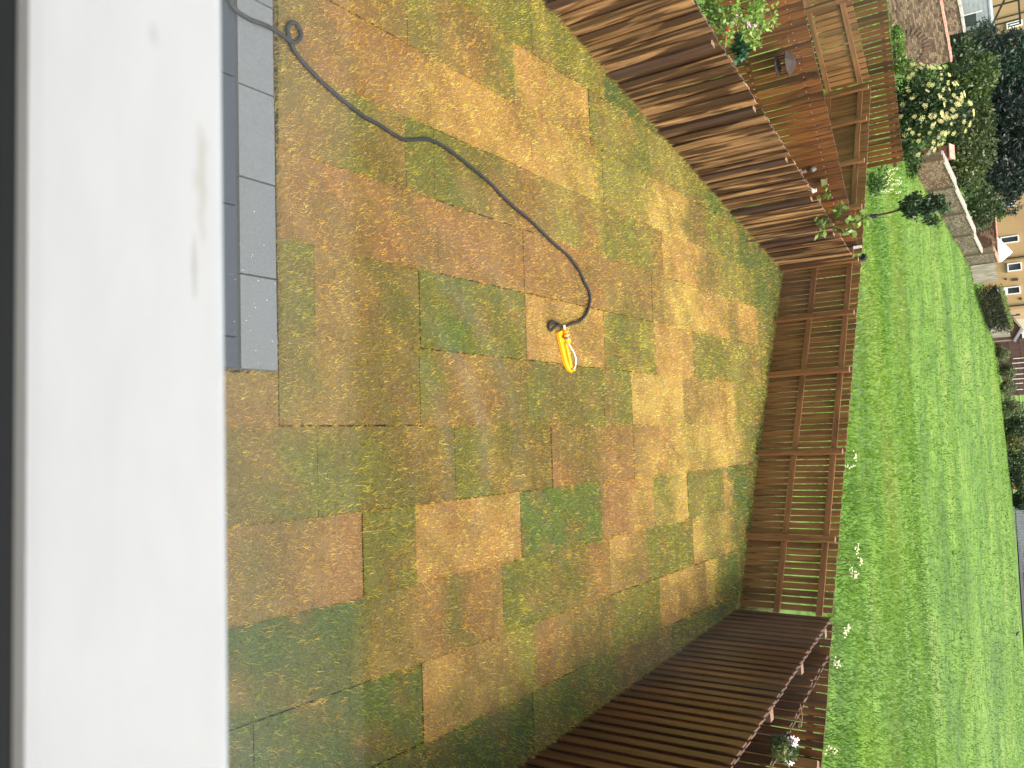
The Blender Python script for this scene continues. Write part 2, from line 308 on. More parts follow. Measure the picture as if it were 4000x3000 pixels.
# ------------------------------------------------------------------ garden: turf laid in rolls
LFx = lambda y: -4.46 + (y - 9.13) * .2101        # left fence line
RFx = lambda y: 2.65 + (12.69 - y) * .0686        # right fence line
BFy = lambda x: 15.91 - .566 * (x + 3.03)         # back fence line
lawn = MB(); lawn.add([(-5.6, 2.0, -.035), (3.6, 2.0, -.035), (2.75, 12.75, -.035), (-3.0, 16.0, -.035)], [(0, 1, 2, 3)])
lawn = lawn.build('lawn', MAT['soil'], kind='structure')
PAL = {'D': (88, 112, 46), 'V': (106, 128, 48), 'G': (134, 134, 56), 'g': (158, 150, 70), 'O': (136, 120, 56), 'o': (164, 136, 74), 'T': (174, 132, 76), 'R': (180, 134, 80), 'S': (218, 168, 94), 'Y': (228, 186, 100)}
PAL = {k: np.array(s2l(v)) for k, v in PAL.items()}
COLS = [(-5.6, -4.72, 'ooggGGGGGGGGGDDDDDDDDDDDDDDDDDD', [4.6, 6.2, 7.8, 9.4]),
        (-4.72, -4.07, 'oooooTggGGgGgGDDDDDDDDDDDDDDDDD', [4.2, 5.8, 7.4, 9.0, 10.6]),
        (-4.07, -3.42, 'oooTogoTgSSSSGgGGgggGGDDDDDDDDD', [3.8, 5.4, 7.04, 8.6, 10.2, 11.8, 13.4]),
        (-3.42, -2.77, 'ooTTTSSSSSSYYggggYYYOOGGGDDDDDD', [4.0, 5.65, 7.33, 8.88, 10.5, 12.1, 13.7]),
        (-2.77, -2.13, 'oooGOGGOoTogRgGGgoSSSoOgggGDDDD', [3.98, 5.34, 5.72, 7.33, 8.87, 10.5, 12.1, 13.7]),
        (-2.13, -1.48, 'oTTRTRRRTRTRTTooooYYYSSSoSSgGDD', [4.1, 5.75, 7.1, 8.7, 10.12, 11.25, 12.9, 14.3]),
        (-1.48, -.80, 'GGoOOGVGGSSSSgGggSSSgGGgggogGDD', [4.3, 5.47, 7.1, 8.75, 10.15, 11.43, 13.0, 14.4]),
        (-.80, -.15, 'oGoOOGRoOGOOGoGYYYYoSSSYGgGGGDD', [3.95, 5.45, 7.1, 8.7, 9.4, 11.0, 12.6, 14.0]),
        (-.15, .50, 'OGGGOOGGOOROOTToSSYYYYYYgGDDDDD', [4.3, 5.9, 7.5, 8.2, 9.4, 11.0, 12.6]),
        (.50, 1.14, 'ooTGGSSSSVVVVRRSggYGgGSDDDDDDDD', [3.2, 4.73, 5.35, 6.9, 8.52, 9.9, 11.0, 12.36]),
        (1.14, 1.78, 'DDDOOTOTGGGOTSooGGGYggYDDDDDDDD', [3.3, 4.82, 6.56, 8.67, 9.65, 11.1, 12.4]),
        (1.78, 2.42, 'DDDDDSoogRoOOGGGSSSoYGDDDDDDDDD', [3.7, 5.38, 7.06, 8.65, 9.95, 11.5]),
        (2.42, 3.4, 'DDDDDDDDDGVVGOOOoGGGDDDDDDDDDDD', [3.9, 5.4, 7.0, 8.7, 10.3, 11.9])]
def turf_colour(x, y, y0, y1, s):
    """colour along the roll: samples every 0.4 m, blended inside the roll, warped by noise so that borders inside it are ragged"""
    ya = np.clip(y + (vnoise(x, y, .35, 8) - .5) * .45, y0 + .02, y1 - .02)
    t = np.clip((ya - 3.6) / .4, 0, 29.999); lo, hi = max(0, math.ceil((y0 - 3.6) / .4)), min(30, math.floor((y1 - 3.6) / .4))
    if hi < lo: hi = lo = min(30, max(0, round(((y0 + y1) / 2 - 3.6) / .4)))
    A = np.array([PAL[c] for c in s[:31].ljust(31, 'D')]); t = np.clip(t, lo, hi); i = np.clip(np.floor(t).astype(int), 0, 29); f = (t - i)[:, None]
    f = f * f * (3 - 2 * f); c = A[i] * (1 - f) + A[i + 1] * f
    n1 = vnoise(x, y, .22, 3) * .5 + vnoise(x, y, .09, 4) * .3 + vnoise(x, y, .55, 9) * .2
    gr_, br, st = np.array(s2l((104, 112, 44))), np.array(s2l((146, 106, 60))), np.array(s2l((205, 164, 96)))
    wgt = np.clip((n1 - .50) * 3.2, 0, .5)[:, None]; c = c * (1 - wgt) + gr_ * wgt
    n2 = vnoise(x, y, .16, 6) * .6 + vnoise(x, y, .06, 7) * .4; wgt = np.clip((n2 - .53) * 3.0, 0, .5)[:, None]; c = c * (1 - wgt) + br * wgt
    n3 = vnoise(x, y, .3, 14) * .5 + vnoise(x, y, .12, 15) * .5; wgt = (np.clip((n3 - .58) * 3.0, 0, .3) * (c[:, 0] > c[:, 1] * 1.05))[:, None]; c = c * (1 - wgt) + st * wgt
    return c
def col_ends(ends):
    e = [2.2] + ends
    while e[-1] < 16.2: e.append(min(16.25, e[-1] + 1.62))
    return e
def turf_blade_colour(x, y, y0, y1, s):
    # blades creep over the joints: near a border some take after the roll next door
    xj = x + (vnoise(x, y, .07, 41) - .5) * .13 + rng.normal(0, .016, len(x)); yj = y + (vnoise(x, y, .07, 42) - .5) * .13 + rng.normal(0, .016, len(x))
    c = np.zeros((len(x), 3)); done = np.zeros(len(x), bool)
    for k_, (xa_, xb_, s_, en_) in enumerate(COLS):
        inc = (xj < xb_) if k_ == 0 else ((xj >= xa_) if k_ == len(COLS) - 1 else (xj >= xa_) & (xj < xb_)); inc &= ~done
        if not inc.any(): continue
        e_ = col_ends(en_)
        for a_, b_ in zip(e_, e_[1:]):
            m_ = inc & ~done & (yj < b_)
            if m_.any(): c[m_] = turf_colour(x[m_], y[m_], a_, b_, s_); done |= m_
    c[~done] = PAL['O']; c = c * .8 + np.array(s2l((166, 134, 70))) * .2; gn = vnoise(x * .55, y, .022, 51) * .6 + vnoise(x * .6, y, .05, 52) * .4; c = c * np.array([1.76, 1.74, 1.46]) * (.35 + 1.3 * gn)[:, None]
    c *= np.array([1.0, 1.0, .88]) * rng.uniform(.5, 1.4, (len(x), 1)); k = rng.random(len(x)) < .07
    c[k] = c[k] * .4 + np.array(s2l((225, 190, 125))) * .6
    k = rng.random(len(x)) < .10; c[k] = c[k] * .5 + np.array(s2l((70, 96, 36))) * .5
    return c
nroll = 0
for ci, (xa, xb, s, ends) in enumerate(COLS):
    e = [2.2] + ends
    while e[-1] < 16.2: e.append(min(16.25, e[-1] + 1.62))
    for y0, y1 in zip(e, e[1:]):
        x0, x1 = xa + .001, xb - (.012 if random.random() < .32 else .001); gap = .014 if random.random() < .32 else .002; gy0, gy1 = y0 + gap * random.uniform(.3, 1), y1 - .002
        if xb <= PX + .3 and y1 <= PYE: continue
        if xa < PX and gy0 < PYE + .02:
            if xb > PX and xa < PX: pass
            if xa < PX - .3: gy0 = PYE + .02
        mx = (x0 + x1) / 2
        if gy0 > BFy(mx) + .1 or x1 < LFx(gy1) or gy1 - gy0 < .08: continue
        # slab of turf, its edges slightly wavy
        nx_, ny_ = 4, max(2, int((gy1 - gy0) / .2)); b = MB(); zt = random.uniform(-.004, .006)
        gxs = np.linspace(x0, x1, nx_); gys = np.linspace(gy0, gy1, ny_)
        def inside(x, y): return (x > LFx(y) + .03) and (x < RFx(y) - .03) and (y < BFy(x) - .03) and not (x < PX + .015 and y < PYE)
        vv = []
        for yy in gys:
            for xx in gxs:
                X = min(max(xx, LFx(yy) + .03), RFx(yy) - .03); Y = min(yy, BFy(X) - .03)
                if X < PX + .02 and Y < PYE: X = PX + .02
                vv.append((X, Y, zt))
        arr = np.array(vv); cc = turf_colour(arr[:, 0], arr[:, 1], y0, y1, s) * .32
        low = [(a, b2, -.034) for a, b2, c in vv]; N = len(vv)
        fs = [(j * nx_ + i, j * nx_ + i + 1, (j + 1) * nx_ + i + 1, (j + 1) * nx_ + i) for j in range(ny_ - 1) for i in range(nx_ - 1)]
        for j in range(ny_ - 1): fs += [(j * nx_ + N, j * nx_, (j + 1) * nx_, (j + 1) * nx_ + N), (j * nx_ + nx_ - 1, j * nx_ + nx_ - 1 + N, (j + 1) * nx_ + nx_ - 1 + N, (j + 1) * nx_ + nx_ - 1)]
        for i in range(nx_ - 1): fs += [(i, i + N, i + 1 + N, i + 1), (N - nx_ + i + N, N - nx_ + i, N - nx_ + i + 1, N - nx_ + i + 1 + N)]
        b.add(vv + low, fs); b.c = [tuple(q) for q in cc] + [tuple(q * .3) for q in cc]
        roll = b.build('turf_roll', MAT['turf'], lawn, col=True); nroll += 1
        ym = (y0 + y1) / 2; dens = np.interp(ym, [3, 6, 10, 15], [8200, 6400, 3900, 2600])
        nb = int((x1 - x0) * (gy1 - gy0) * dens * .78); x = rng.uniform(x0 - .012, x1 + .012, nb); yy = rng.uniform(gy0 - .004, gy1 + .004, nb)
        ok = (x > LFx(yy) + .02) & (x < RFx(yy) - .02) & (yy < BFy(x) - .02) & ~((x < PX + .015) & (yy < PYE))
        # thin spots where the thatch shows
        ok &= rng.random(nb) < (.25 + 1.35 * vnoise(x * .55, yy, .03, 12))
        x, yy = x[ok], yy[ok]
        if len(x) < 20: continue
        green = np.interp(vnoise(x, yy, .4, 2).mean(), [0, 1], [0, 1])
        tall = .052 if s[int(np.clip((ym - 3.6) / .4, 0, 30))] in 'DG' else .040
        blades(0, np.stack([x, yy], 1), zt, .014, tall, np.interp(yy, [3, 15], [.0048, .0095]), .9,
               lambda a, b2: turf_blade_colour(a, b2, y0, y1, s), 'grass_blades', MAT['blade'], roll, kind='stuff')
# a fringe of long blades along the fence feet and the patio edge
fr = []
for k in range(2600):
    y = random.uniform(5, 15.7); fr.append((LFx(y) + .03 + abs(random.gauss(0, .03)), y))
for k in range(2200):
    y = random.uniform(4, 12.6); fr.append((RFx(y) - .03 - abs(random.gauss(0, .03)), y))
for k in range(1600):
    x = random.uniform(-3, 2.6); fr.append((x, BFy(x) - .04 - abs(random.gauss(0, .03))))
for k in range(1500):
    fr.append((random.uniform(-5.0, PX), PYE + .01 + abs(random.gauss(0, .02))))
for k in range(250):
    fr.append((PX + .01 + abs(random.gauss(0, .02)), random.uniform(2.5, PYE)))
blades(0, np.array(fr), 0.0, .03, .075, .005, 1.3, lambda x, y: (np.array(s2l((112, 124, 60))) + (np.array(s2l((176, 146, 88))) - np.array(s2l((112, 124, 60)))) * rng.random((len(x), 1))) * rng.uniform(.7, 1.3, (len(x), 1)), 'grass_fringe', MAT['blade'], lawn, kind='stuff')

# ------------------------------------------------------------------ fences
def fence(name, label, A, B, H0, H1, wid, pitch, matb, matp, z0=0.0, hitmiss=0.0, side=1, posts=(), post=(.1, .1), post_side=0, posth=None, rails=(.35, 1.1),
          rail_side=None, group=None, skip=None, drop=.05, zg=None, thick=.02, post_end=True, jit=.006):
    """vertical boards from A to B on the plan; SIDE=+1 puts the front face to the left of A->B"""
    A, B = Vector((A[0], A[1], 0)), Vector((B[0], B[1], 0)); L = (B - A).length; rz = math.atan2((B - A).y, (B - A).x)
    root = thing(name, label, 'fence', (A.x, A.y, 0), rz, group)
    n = int(L / pitch); me = {}
    bm_ = MB().box((0, 0, .5), (wid, thick, 1.0)); base = bm_.mesh('board', matb); wide = MB().box((0, 0, .5), (wid * 1.3, thick, 1.0)).mesh('board', matb)
    for i in range(n):
        s = (i + .5) * pitch
        if skip and any(abs(s - q) < skip for q in posts): continue
        h = H0 + (H1 - H0) * s / L + random.uniform(-jit, jit); zb = (zg(A + (B - A) * (s / L)) if zg else z0) + random.uniform(.0, .02)
        yo = side * hitmiss * (.5 if i % 2 else -.5)
        o = link('board', wide if hitmiss and (i % 2) == 0 and side * yo < 0 else (wide if hitmiss and side * yo < 0 else base), root, (s, yo, zb)); o.scale = (random.uniform(.96, 1.02), 1, h - zb); o.rotation_euler = (random.uniform(-.004, .004), random.uniform(-.004, .004), 0)
    zr = lambda s: (zg(A + (B - A) * (s / L)) if zg else z0)
    rs = rail_side if rail_side is not None else 0
    for rh in rails:
        ps = [0] + list(posts) + [L]
        for a, b_ in zip(ps, ps[1:]):
            if b_ - a < .2: continue
            za = rh + (H1 - H0) * a / L; zb = rh + (H1 - H0) * b_ / L; ln = b_ - a - .004
            m = MB(); m.box((0, 0, 0), (.04 if not hitmiss else max(.012, hitmiss - thick - .004), .09, ln), cham=0)
            o = link('rail', m.mesh('rail', matp if not hitmiss else matb), root, ((a + b_) / 2, rs * (thick / 2 + .0225) if not hitmiss else -side * (hitmiss / 2 + thick / 2 + .012), (za + zb) / 2))
            o.rotation_euler = Matrix(((0, 0, 1), (1, 0, 0), (0, 1, 0))).to_euler()
    for q in posts:
        ph = (H0 + (H1 - H0) * q / L) - drop if posth is None else posth
        m = MB(); zb = zr(q) - .1; m.box((0, 0, (ph - zb) / 2), (post[0], post[1], ph - zb)); n0 = len(m.f)
        m.m[1] = 1
        o = link('post', m.mesh('post', [matp, MAT['end_grain']]), root, (q, post_side, zb))
        o.rotation_euler = (0, 0, random.uniform(-.04, .04))
    return root
def along(A, B, pts):
    A, B = Vector(A[:2]), Vector(B[:2]); d = (B - A).normalized(); return [(Vector(p[:2]) - A).dot(d) for p in pts]
LA, LB = (LFx(5.0), 5.0), (LFx(15.88), 15.88)
lp = along(LA, LB, [(-4.46, 9.13), (-4.13, 10.57), (-3.84, 11.96), (-3.56, 13.27), (-3.30, 14.65)]); sp = 1.43
lp = [lp[0] - 2 * sp - .05, lp[0] - sp] + lp
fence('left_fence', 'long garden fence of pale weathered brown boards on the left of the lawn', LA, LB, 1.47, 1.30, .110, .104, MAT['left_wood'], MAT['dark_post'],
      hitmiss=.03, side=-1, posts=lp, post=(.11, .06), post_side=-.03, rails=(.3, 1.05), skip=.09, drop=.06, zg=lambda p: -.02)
RA, RB = (RFx(3.6), 3.6), (RFx(12.66), 12.66); sp = 1.5
rp = [.9 + 1.55 * k for k in range(6)]
fence('right_fence', 'dark brown board fence on the right of the lawn', RA, RB, 2.02, 1.39, .112, .098, MAT['dark_wood'], MAT['dark_post'],
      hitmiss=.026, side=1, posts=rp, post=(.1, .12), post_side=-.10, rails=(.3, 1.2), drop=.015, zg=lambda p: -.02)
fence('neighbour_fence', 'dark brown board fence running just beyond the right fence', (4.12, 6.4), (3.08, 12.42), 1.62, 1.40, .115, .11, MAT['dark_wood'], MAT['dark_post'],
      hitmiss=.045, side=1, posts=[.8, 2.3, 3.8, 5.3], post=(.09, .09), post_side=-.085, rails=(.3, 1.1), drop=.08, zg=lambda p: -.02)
BA, BB = (-3.03, BFy(-3.03)), (2.66, BFy(2.66))
bp_ = along(BA, BB, [G(p, 1.38) for p in ((3336, 1215), (3323, 1450), (3301, 1776), (3269, 2110))])
fence('back_fence', 'back garden fence of spaced stained boards with two rails, facing the field', BA, BB, 1.41, 1.39, .086, .108, MAT['back_wood'], MAT['post_wood'],
      side=-1, posts=[.06] + bp_, post=(.085, .075), post_side=-.068, rails=(.62, 1.23), rail_side=-1, drop=.03, zg=lambda p: .02)
CA, CB = (-6.77, 17.69), (-3.09, 15.97)
cp = along(CA, CB, [G(p, 1.4) for p in ((3391, 470), (3377, 615), (3364, 786))])
fence('back_fence', 'stained board fence between the next two gardens and the rough grass', CA, CB, 1.42, 1.41, .098, .108, MAT['back_wood'], MAT['post_wood'],
      side=-1, posts=[.06] + cp, post=(.085, .075), post_side=-.068, rails=(.62, 1.23), rail_side=-1, drop=.03, zg=lambda p: .0)
fence('side_fence', 'railed orange brown fence at the top left with daylight in its gaps', (-10.2, 14.2), (-6.86, 17.60), 1.40, 1.42, .09, .115, MAT['back_wood'], MAT['post_wood'],
      side=-1, posts=[1.25, 3.05], post=(.085, .075), post_side=-.068, rails=(.62, 1.23), rail_side=-1, drop=.03)
fence('far_fence', 'second railed fence standing behind the top left fence', (-11.5, 20.0), (-6.0, 20.95), 1.36, 1.42, .10, .122, MAT['orange_wood'], MAT['post_wood'],
      side=-1, posts=[], rails=(.3, 1.2), rail_side=1, zg=lambda p: -.75)
fence('back_fence', 'brown board fence at the end of the right hand neighbour garden', (2.74, 12.63), (6.3, 10.75), 1.40, 1.38, .094, .106, MAT['orange_wood'], MAT['post_wood'],
      side=-1, posts=[1.9], post=(.12, .1), post_side=-.075, rails=(.62, 1.2), rail_side=1, drop=.03)
nA, nB = (-8.9, 10.85), (-3.16, 15.84)
fence('neighbour_fence', 'orange stained close boarded fence beyond the left fence', nA, nB, 1.40, 1.40, .108, .121, MAT['orange_wood'], MAT['post_wood'],
      side=-1, posts=[], rails=(.35, 1.15), rail_side=1, zg=lambda p: -.05)
# nail heads of that fence, sunlit brightness put into their pale colour
nm = MB(); d = (Vector(nB) - Vector(nA)); Ln = d.length; rz = math.atan2(d.y, d.x)
for i in range(int(Ln / .121)):
    for zz in (.36, 1.16): nm.box(((i + .5) * .121 + random.uniform(-.01, .01), -.0125, zz + random.uniform(-.01, .01)), (.011, .006, .011))
# (parented to the fence as one part)
for o in bpy.data.objects:
    if o.get('label', '').startswith('orange stained close'):
        nm.build('nail_heads', MAT['pale'], o, kind='stuff')

# ------------------------------------------------------------------ hose and sprinkler
def catmull(P, k=6):
    P = [Vector(p) for p in P]; out = []
    for i in range(len(P) - 1):
        a, b_, c, d = P[max(i - 1, 0)], P[i], P[i + 1], P[min(i + 2, len(P) - 1)]
        for j in range(k):
            t = j / k; out.append(.5 * ((2 * b_) + (c - a) * t + (2 * a - 5 * b_ + 4 * c - d) * t * t + (3 * b_ - a - 3 * c + d) * t ** 3))
    return out + [P[-1]]
HP = [(862, -60), (890, -10), (920, 38), (975, 75), (1040, 100), (1080, 122), (1122, 152), (1150, 165), (1172, 150), (1174, 120), (1155, 92), (1135, 90), (1124, 112), (1130, 150), (1146, 190), (1172, 228), (1203, 264), (1240, 302), (1280, 340),
      (1322, 377), (1375, 420), (1430, 460), (1490, 492), (1530, 520), (1580, 545), (1635, 544), (1680, 546), (1730, 570), (1790, 612), (1850, 660), (1912, 712), (1962, 765), (2012, 812), (2062, 852), (2112, 900), (2165, 952), (2222, 1002),
      (2262, 1055), (2284, 1103), (2299, 1131), (2305, 1163), (2301, 1194), (2288, 1228), (2263, 1254), (2231, 1264), (2205, 1275), (2186, 1270), (2169, 1259), (2154, 1257), (2145, 1268), (2146, 1283), (2153, 1289), (2163, 1280), (2178, 1271), (2192, 1271), (2200, 1279)]
hp = []
for i, p in enumerate(HP):
    z = .047 if i < 4 else (.06 if i == 4 else .036)
    if 10 <= i <= 13: z = .036
    if 6 <= i <= 7: z = .062
    if i in (52, 53): z = .066
    hp.append(G(p, z))
hp[-1].z = .05
MB().tube(catmull(hp, 6), .0155, 10).build('garden_hose', MAT['hose'], label='black garden hose snaking from the patio across the patchy lawn to the yellow sprinkler', cat='hose', smooth=True)
so = G((2178, 1296)); se = G((2214, 1452)); ang = math.atan2(se.y - so.y, se.x - so.x); SL = (se - so).length
spk = thing('lawn_sprinkler', 'yellow oscillating lawn sprinkler lying on the patchy turf at the end of the hose', 'sprinkler', (so.x, so.y, .012), ang)
def rail2(pts, wx, hz, name, mat, par=spk):
    b = MB(); pts = catmull(pts, 5); vs = []
    for i, p in enumerate(pts):
        t = (pts[min(i + 1, len(pts) - 1)] - pts[max(i - 1, 0)]).normalized(); s_ = Vector((-t.y, t.x, 0)).normalized() * wx / 2
        vs += [p - s_, p + s_, p + s_ + Vector((0, 0, hz)), p - s_ + Vector((0, 0, hz))]
    fs = []
    for i in range(len(pts) - 1): fs += [(4 * i + a, 4 * i + (a + 1) % 4, 4 * i + 4 + (a + 1) % 4, 4 * i + 4 + a) for a in range(4)]
    n = len(pts) - 1; fs += [(3, 2, 1, 0), (4 * n, 4 * n + 1, 4 * n + 2, 4 * n + 3)]; b.add(vs, fs); return b.build(name, mat, par)
sc_ = SL / .46
rail2([(.0, -.035, 0), (.1, -.035, 0), (.24, -.034, 0), (.34, -.028, 0), (.41, .0, 0), (.47 * sc_, .05, 0)], .046, .03, 'sled_rail', MAT['yellow'])
rail2([(.0, .062, 0), (.12, .062, 0), (.26, .06, 0), (.37, .055, 0), (.455 * sc_, .05, 0)], .044, .03, 'sled_rail', MAT['yellow'])
MB().box((.02, .012, .014), (.055, .12, .03), cham=.006).box((.1, .012, .02), (.05, .10, .022), cham=.004).build('end_bracket', MAT['yellow'], spk)
MB().box((.462 * sc_, .05, .03), (.03, .035, .06), cham=.005).build('end_bracket', MAT['yellow'], spk)
Mx = Matrix(((0, 0, 1), (0, 1, 0), (-1, 0, 0)))
MB().lathe([(.016, 0), (.031, .006), (.035, .03), (.035, .085), (.030, .125), (.018, .15)], (.005, .05, .058), 18, Mx).build('motor_housing', MAT['yellow'], spk, smooth=True)
MB().lathe([(.0365, 0), (.0375, .004), (.0375, .026), (.0365, .03)], (.068, .05, .058), 20, Mx).build('adjuster_ring', MAT['grey_pl'], spk, smooth=True)
MB().lathe([(.0358, 0), (.0368, .003), (.0368, .014), (.0358, .017)], (.03, .05, .058), 20, Mx).build('red_ring', MAT['red'], spk, smooth=True)
MB().lathe([(.012, 0), (.015, .01), (.013, .03), (.016, .04), (.010, .06)], (-.055, .05, .052), 14, Mx).build('hose_connector', MAT['pale_yellow'], spk, smooth=True)
MB().tube(catmull([(.15, .05, .058), (.2, .052, .075), (.27, .054, .098), (.34, .054, .1), (.41, .052, .078), (.455 * sc_, .05, .045)], 5), .0065, 10).build('spray_tube', MAT['white_tube'], spk, smooth=True)

# ------------------------------------------------------------------ window, sill and our own house wall
def frame_mat():
    m, n, b = newmat('stained_white_upvc'); L = n.links.new; tc = nd(n, 'ShaderNodeTexCoord'); out = None
    base = ramp(n, [(.3, s2l((244, 245, 247))), (.75, s2l((238, 239, 241)))]); mp = coords(n, (22, 60, 10), False); no = nd(n, 'ShaderNodeTexNoise'); no.inputs['Scale'].default_value = 1; no.inputs['Detail'].default_value = 6
    L(mp.outputs[0], no.inputs[0]); L(no.outputs[0], base.inputs[0]); out = base.outputs[0]
    mpf = coords(n, (90, 260, 10), False); nf = nd(n, 'ShaderNodeTexNoise'); nf.inputs['Scale'].default_value = 1; nf.inputs['Detail'].default_value = 5; L(mpf.outputs[0], nf.inputs[0])
    for (px, py), sx_, sy_, col, amt in (((788, 700), .020, .0026, (196, 190, 168), .4), ((600, 140), .004, .002, (196, 196, 198), .25), ((760, 1050), .012, .0014, (178, 176, 170), .4)):
        q = G((px, py), 4.4); mv = nd(n, 'ShaderNodeMapping', vector_type='TEXTURE'); mv.inputs['Location'].default_value = (q.x, q.y - .12, .1); mv.inputs['Scale'].default_value = (sx_, sy_, .05)
        L(tc.outputs['Object'], mv.inputs[0]); ln = nd(n, 'ShaderNodeVectorMath', operation='LENGTH'); L(mv.outputs[0], ln.inputs[0]); ad = nd(n, 'ShaderNodeMath', operation='MULTIPLY_ADD'); L(nf.outputs[0], ad.inputs[0]); ad.inputs[1].default_value = 2.2; L(ln.outputs['Value'], ad.inputs[2])
        rr = ramp(n, [(.55, g3(amt)), (1.0, g3(0))]); mr = nd(n, 'ShaderNodeMath', operation='MULTIPLY'); mr.inputs[1].default_value = .42; L(ad.outputs[0], mr.inputs[0]); L(mr.outputs[0], rr.inputs[0])
        mx = nd(n, 'ShaderNodeMixRGB'); mx.inputs[2].default_value = (*s2l(col), 1); L(rr.outputs[0], mx.inputs[0]); L(out, mx.inputs[1]); out = mx.outputs[0]
    L(out, b.inputs['Base Color']); b.inputs['Roughness'].default_value = .4; return m
win = thing('window', 'white plastic window frame close to the camera, seen from indoors', 'window', (0, .12, 4.3))
b = MB(); prof = [(0, -.02), (0, .096), (.002, .0995), (.006, .1), (.066, .1), (.0695, .0985), (.071, .094), (.071, .02), (.071, -.02)]   # (y, z) section of the bottom rail
n = len(prof); vs = [(x, p[0], p[1]) for x in (-1.1, 1.1) for p in prof]
b.add(vs, [(i, i + 1, n + i + 1, n + i) for i in range(n - 1)] + [tuple(range(n)), tuple(range(2 * n - 1, n - 1, -1))]); b.build('frame', frame_mat(), win)
for x in (-1.13, 1.13): MB().box((x, .033, .83), (.06, .066, 1.7)).build('frame', MAT['upvc'], win)
MB().box((0, .033, 1.7), (2.32, .066, .06)).build('frame', MAT['upvc'], win)
MB().box((0, -.005, .0455), (2.2, .008, .107)).build('dark_strip', MAT['indoor_dark'], win)  # black strip added for the indoor dark along the frame's inner side
def glass_mat():
    m, n, b = newmat('window_glass'); L = n.links.new
    tr = nd(n, 'ShaderNodeBsdfTransparent'); tr.inputs[0].default_value = (.97, .985, .98, 1)
    gl = nd(n, 'ShaderNodeBsdfGlossy'); gl.inputs['Roughness'].default_value = .02; fr_ = nd(n, 'ShaderNodeFresnel'); fr_.inputs[0].default_value = 1.45
    mx = nd(n, 'ShaderNodeMixShader'); L(fr_.outputs[0], mx.inputs[0]); L(tr.outputs[0], mx.inputs[1]); L(gl.outputs[0], mx.inputs[2])
    df = nd(n, 'ShaderNodeBsdfTranslucent'); df.inputs[0].default_value = (.8, .85, .9, 1)
    mp = coords(n, (16, 1, 9), False); no = nd(n, 'ShaderNodeTexNoise'); no.inputs['Scale'].default_value = 1; no.inputs['Detail'].default_value = 3; no.inputs['Distortion'].default_value = 1.2
    L(mp.outputs[0], no.inputs[0]); r = ramp(n, [(.53, g3(.0)), (.8, g3(.07))]); L(no.outputs[0], r.inputs[0])
    # bluish veil mixed into the pane, denser towards the bottom rail
    sx = nd(n, 'ShaderNodeSeparateXYZ'); tc = nd(n, 'ShaderNodeTexCoord'); L(tc.outputs['Object'], sx.inputs[0]); mr = nd(n, 'ShaderNodeMapRange')
    mr.inputs['From Min'].default_value = .10; mr.inputs['From Max'].default_value = .17; mr.inputs['To Min'].default_value = .08; mr.inputs['To Max'].default_value = .002; L(sx.outputs[2], mr.inputs[0])
    ad = nd(n, 'ShaderNodeMath', operation='ADD'); L(r.outputs[0], ad.inputs[0]); L(mr.outputs[0], ad.inputs[1])
    # soft reflection swirl painted into the middle of the pane as pale arcs
    q = PY((1830, 1520), .188); mv = nd(n, 'ShaderNodeMapping', vector_type='TEXTURE'); mv.inputs['Location'].default_value = (q.x + .02, 0, q.z - 4.3 - .05); mv.inputs['Scale'].default_value = (1, 400, 1); L(tc.outputs['Object'], mv.inputs[0])
    wv = nd(n, 'ShaderNodeTexWave', wave_type='RINGS', rings_direction='SPHERICAL'); wv.inputs['Scale'].default_value = 26; wv.inputs['Distortion'].default_value = 1.6; wv.inputs['Detail'].default_value = 2; L(mv.outputs[0], wv.inputs[0])
    mk = nd(n, 'ShaderNodeMapping', vector_type='TEXTURE'); mk.inputs['Location'].default_value = (q.x, 0, q.z - 4.3); mk.inputs['Scale'].default_value = (.06, 400, .028); L(tc.outputs['Object'], mk.inputs[0])
    ln = nd(n, 'ShaderNodeVectorMath', operation='LENGTH'); L(mk.outputs[0], ln.inputs[0]); rm_ = ramp(n, [(.2, g3(1)), (1, g3(0))]); L(ln.outputs['Value'], rm_.inputs[0]); rw = ramp(n, [(.45, g3(0)), (.95, g3(.10))]); L(wv.outputs['Color'], rw.inputs[0])
    ml = nd(n, 'ShaderNodeMath', operation='MULTIPLY'); L(rm_.outputs[0], ml.inputs[0]); L(rw.outputs[0], ml.inputs[1]); a2 = nd(n, 'ShaderNodeMath', operation='ADD'); L(ad.outputs[0], a2.inputs[0]); L(ml.outputs[0], a2.inputs[1]); ad = a2
    m2 = nd(n, 'ShaderNodeMixShader'); L(ad.outputs[0], m2.inputs[0]); L(mx.outputs[0], m2.inputs[1]); L(df.outputs[0], m2.inputs[2]); L(m2.outputs[0], n.nodes['Material Output'].inputs[0])
    return m
gl = MB(); gl.add([(-1.1, .068, .099), (1.1, .068, .099), (1.1, .068, 1.68), (-1.1, .068, 1.68)], [(0, 1, 2, 3)]); gl.build('glass', glass_mat(), win)
tag(MB().box((0, -.01, 4.27), (2.6, .255, .03)).build('window_board', MAT['indoor_dark']), 'inside window board below the white frame, coloured black for the dim room', 'window board')  # its black colour is the shade of the room, painted on
hw = thing('house', 'our own house wall below and around the window', 'house', (0, .05, 0))
MB().box((0, 0, 2.13), (12, .25, 4.25)).build('wall', MAT['render'], hw)
for s_ in (-1, 1): MB().box((s_ * 3.6, 0, 5.12), (4.8, .25, 1.76)).build('wall', MAT['render'], hw)
MB().box((0, 0, 6.2), (12, .25, .4)).build('wall', MAT['render'], hw)
room = thing('room', 'dim room behind the window', 'room', (0, -2, 3.0))
rm = plain('room_paint', s2l((206, 208, 212)), s2l((214, 216, 220)), 3, .9)
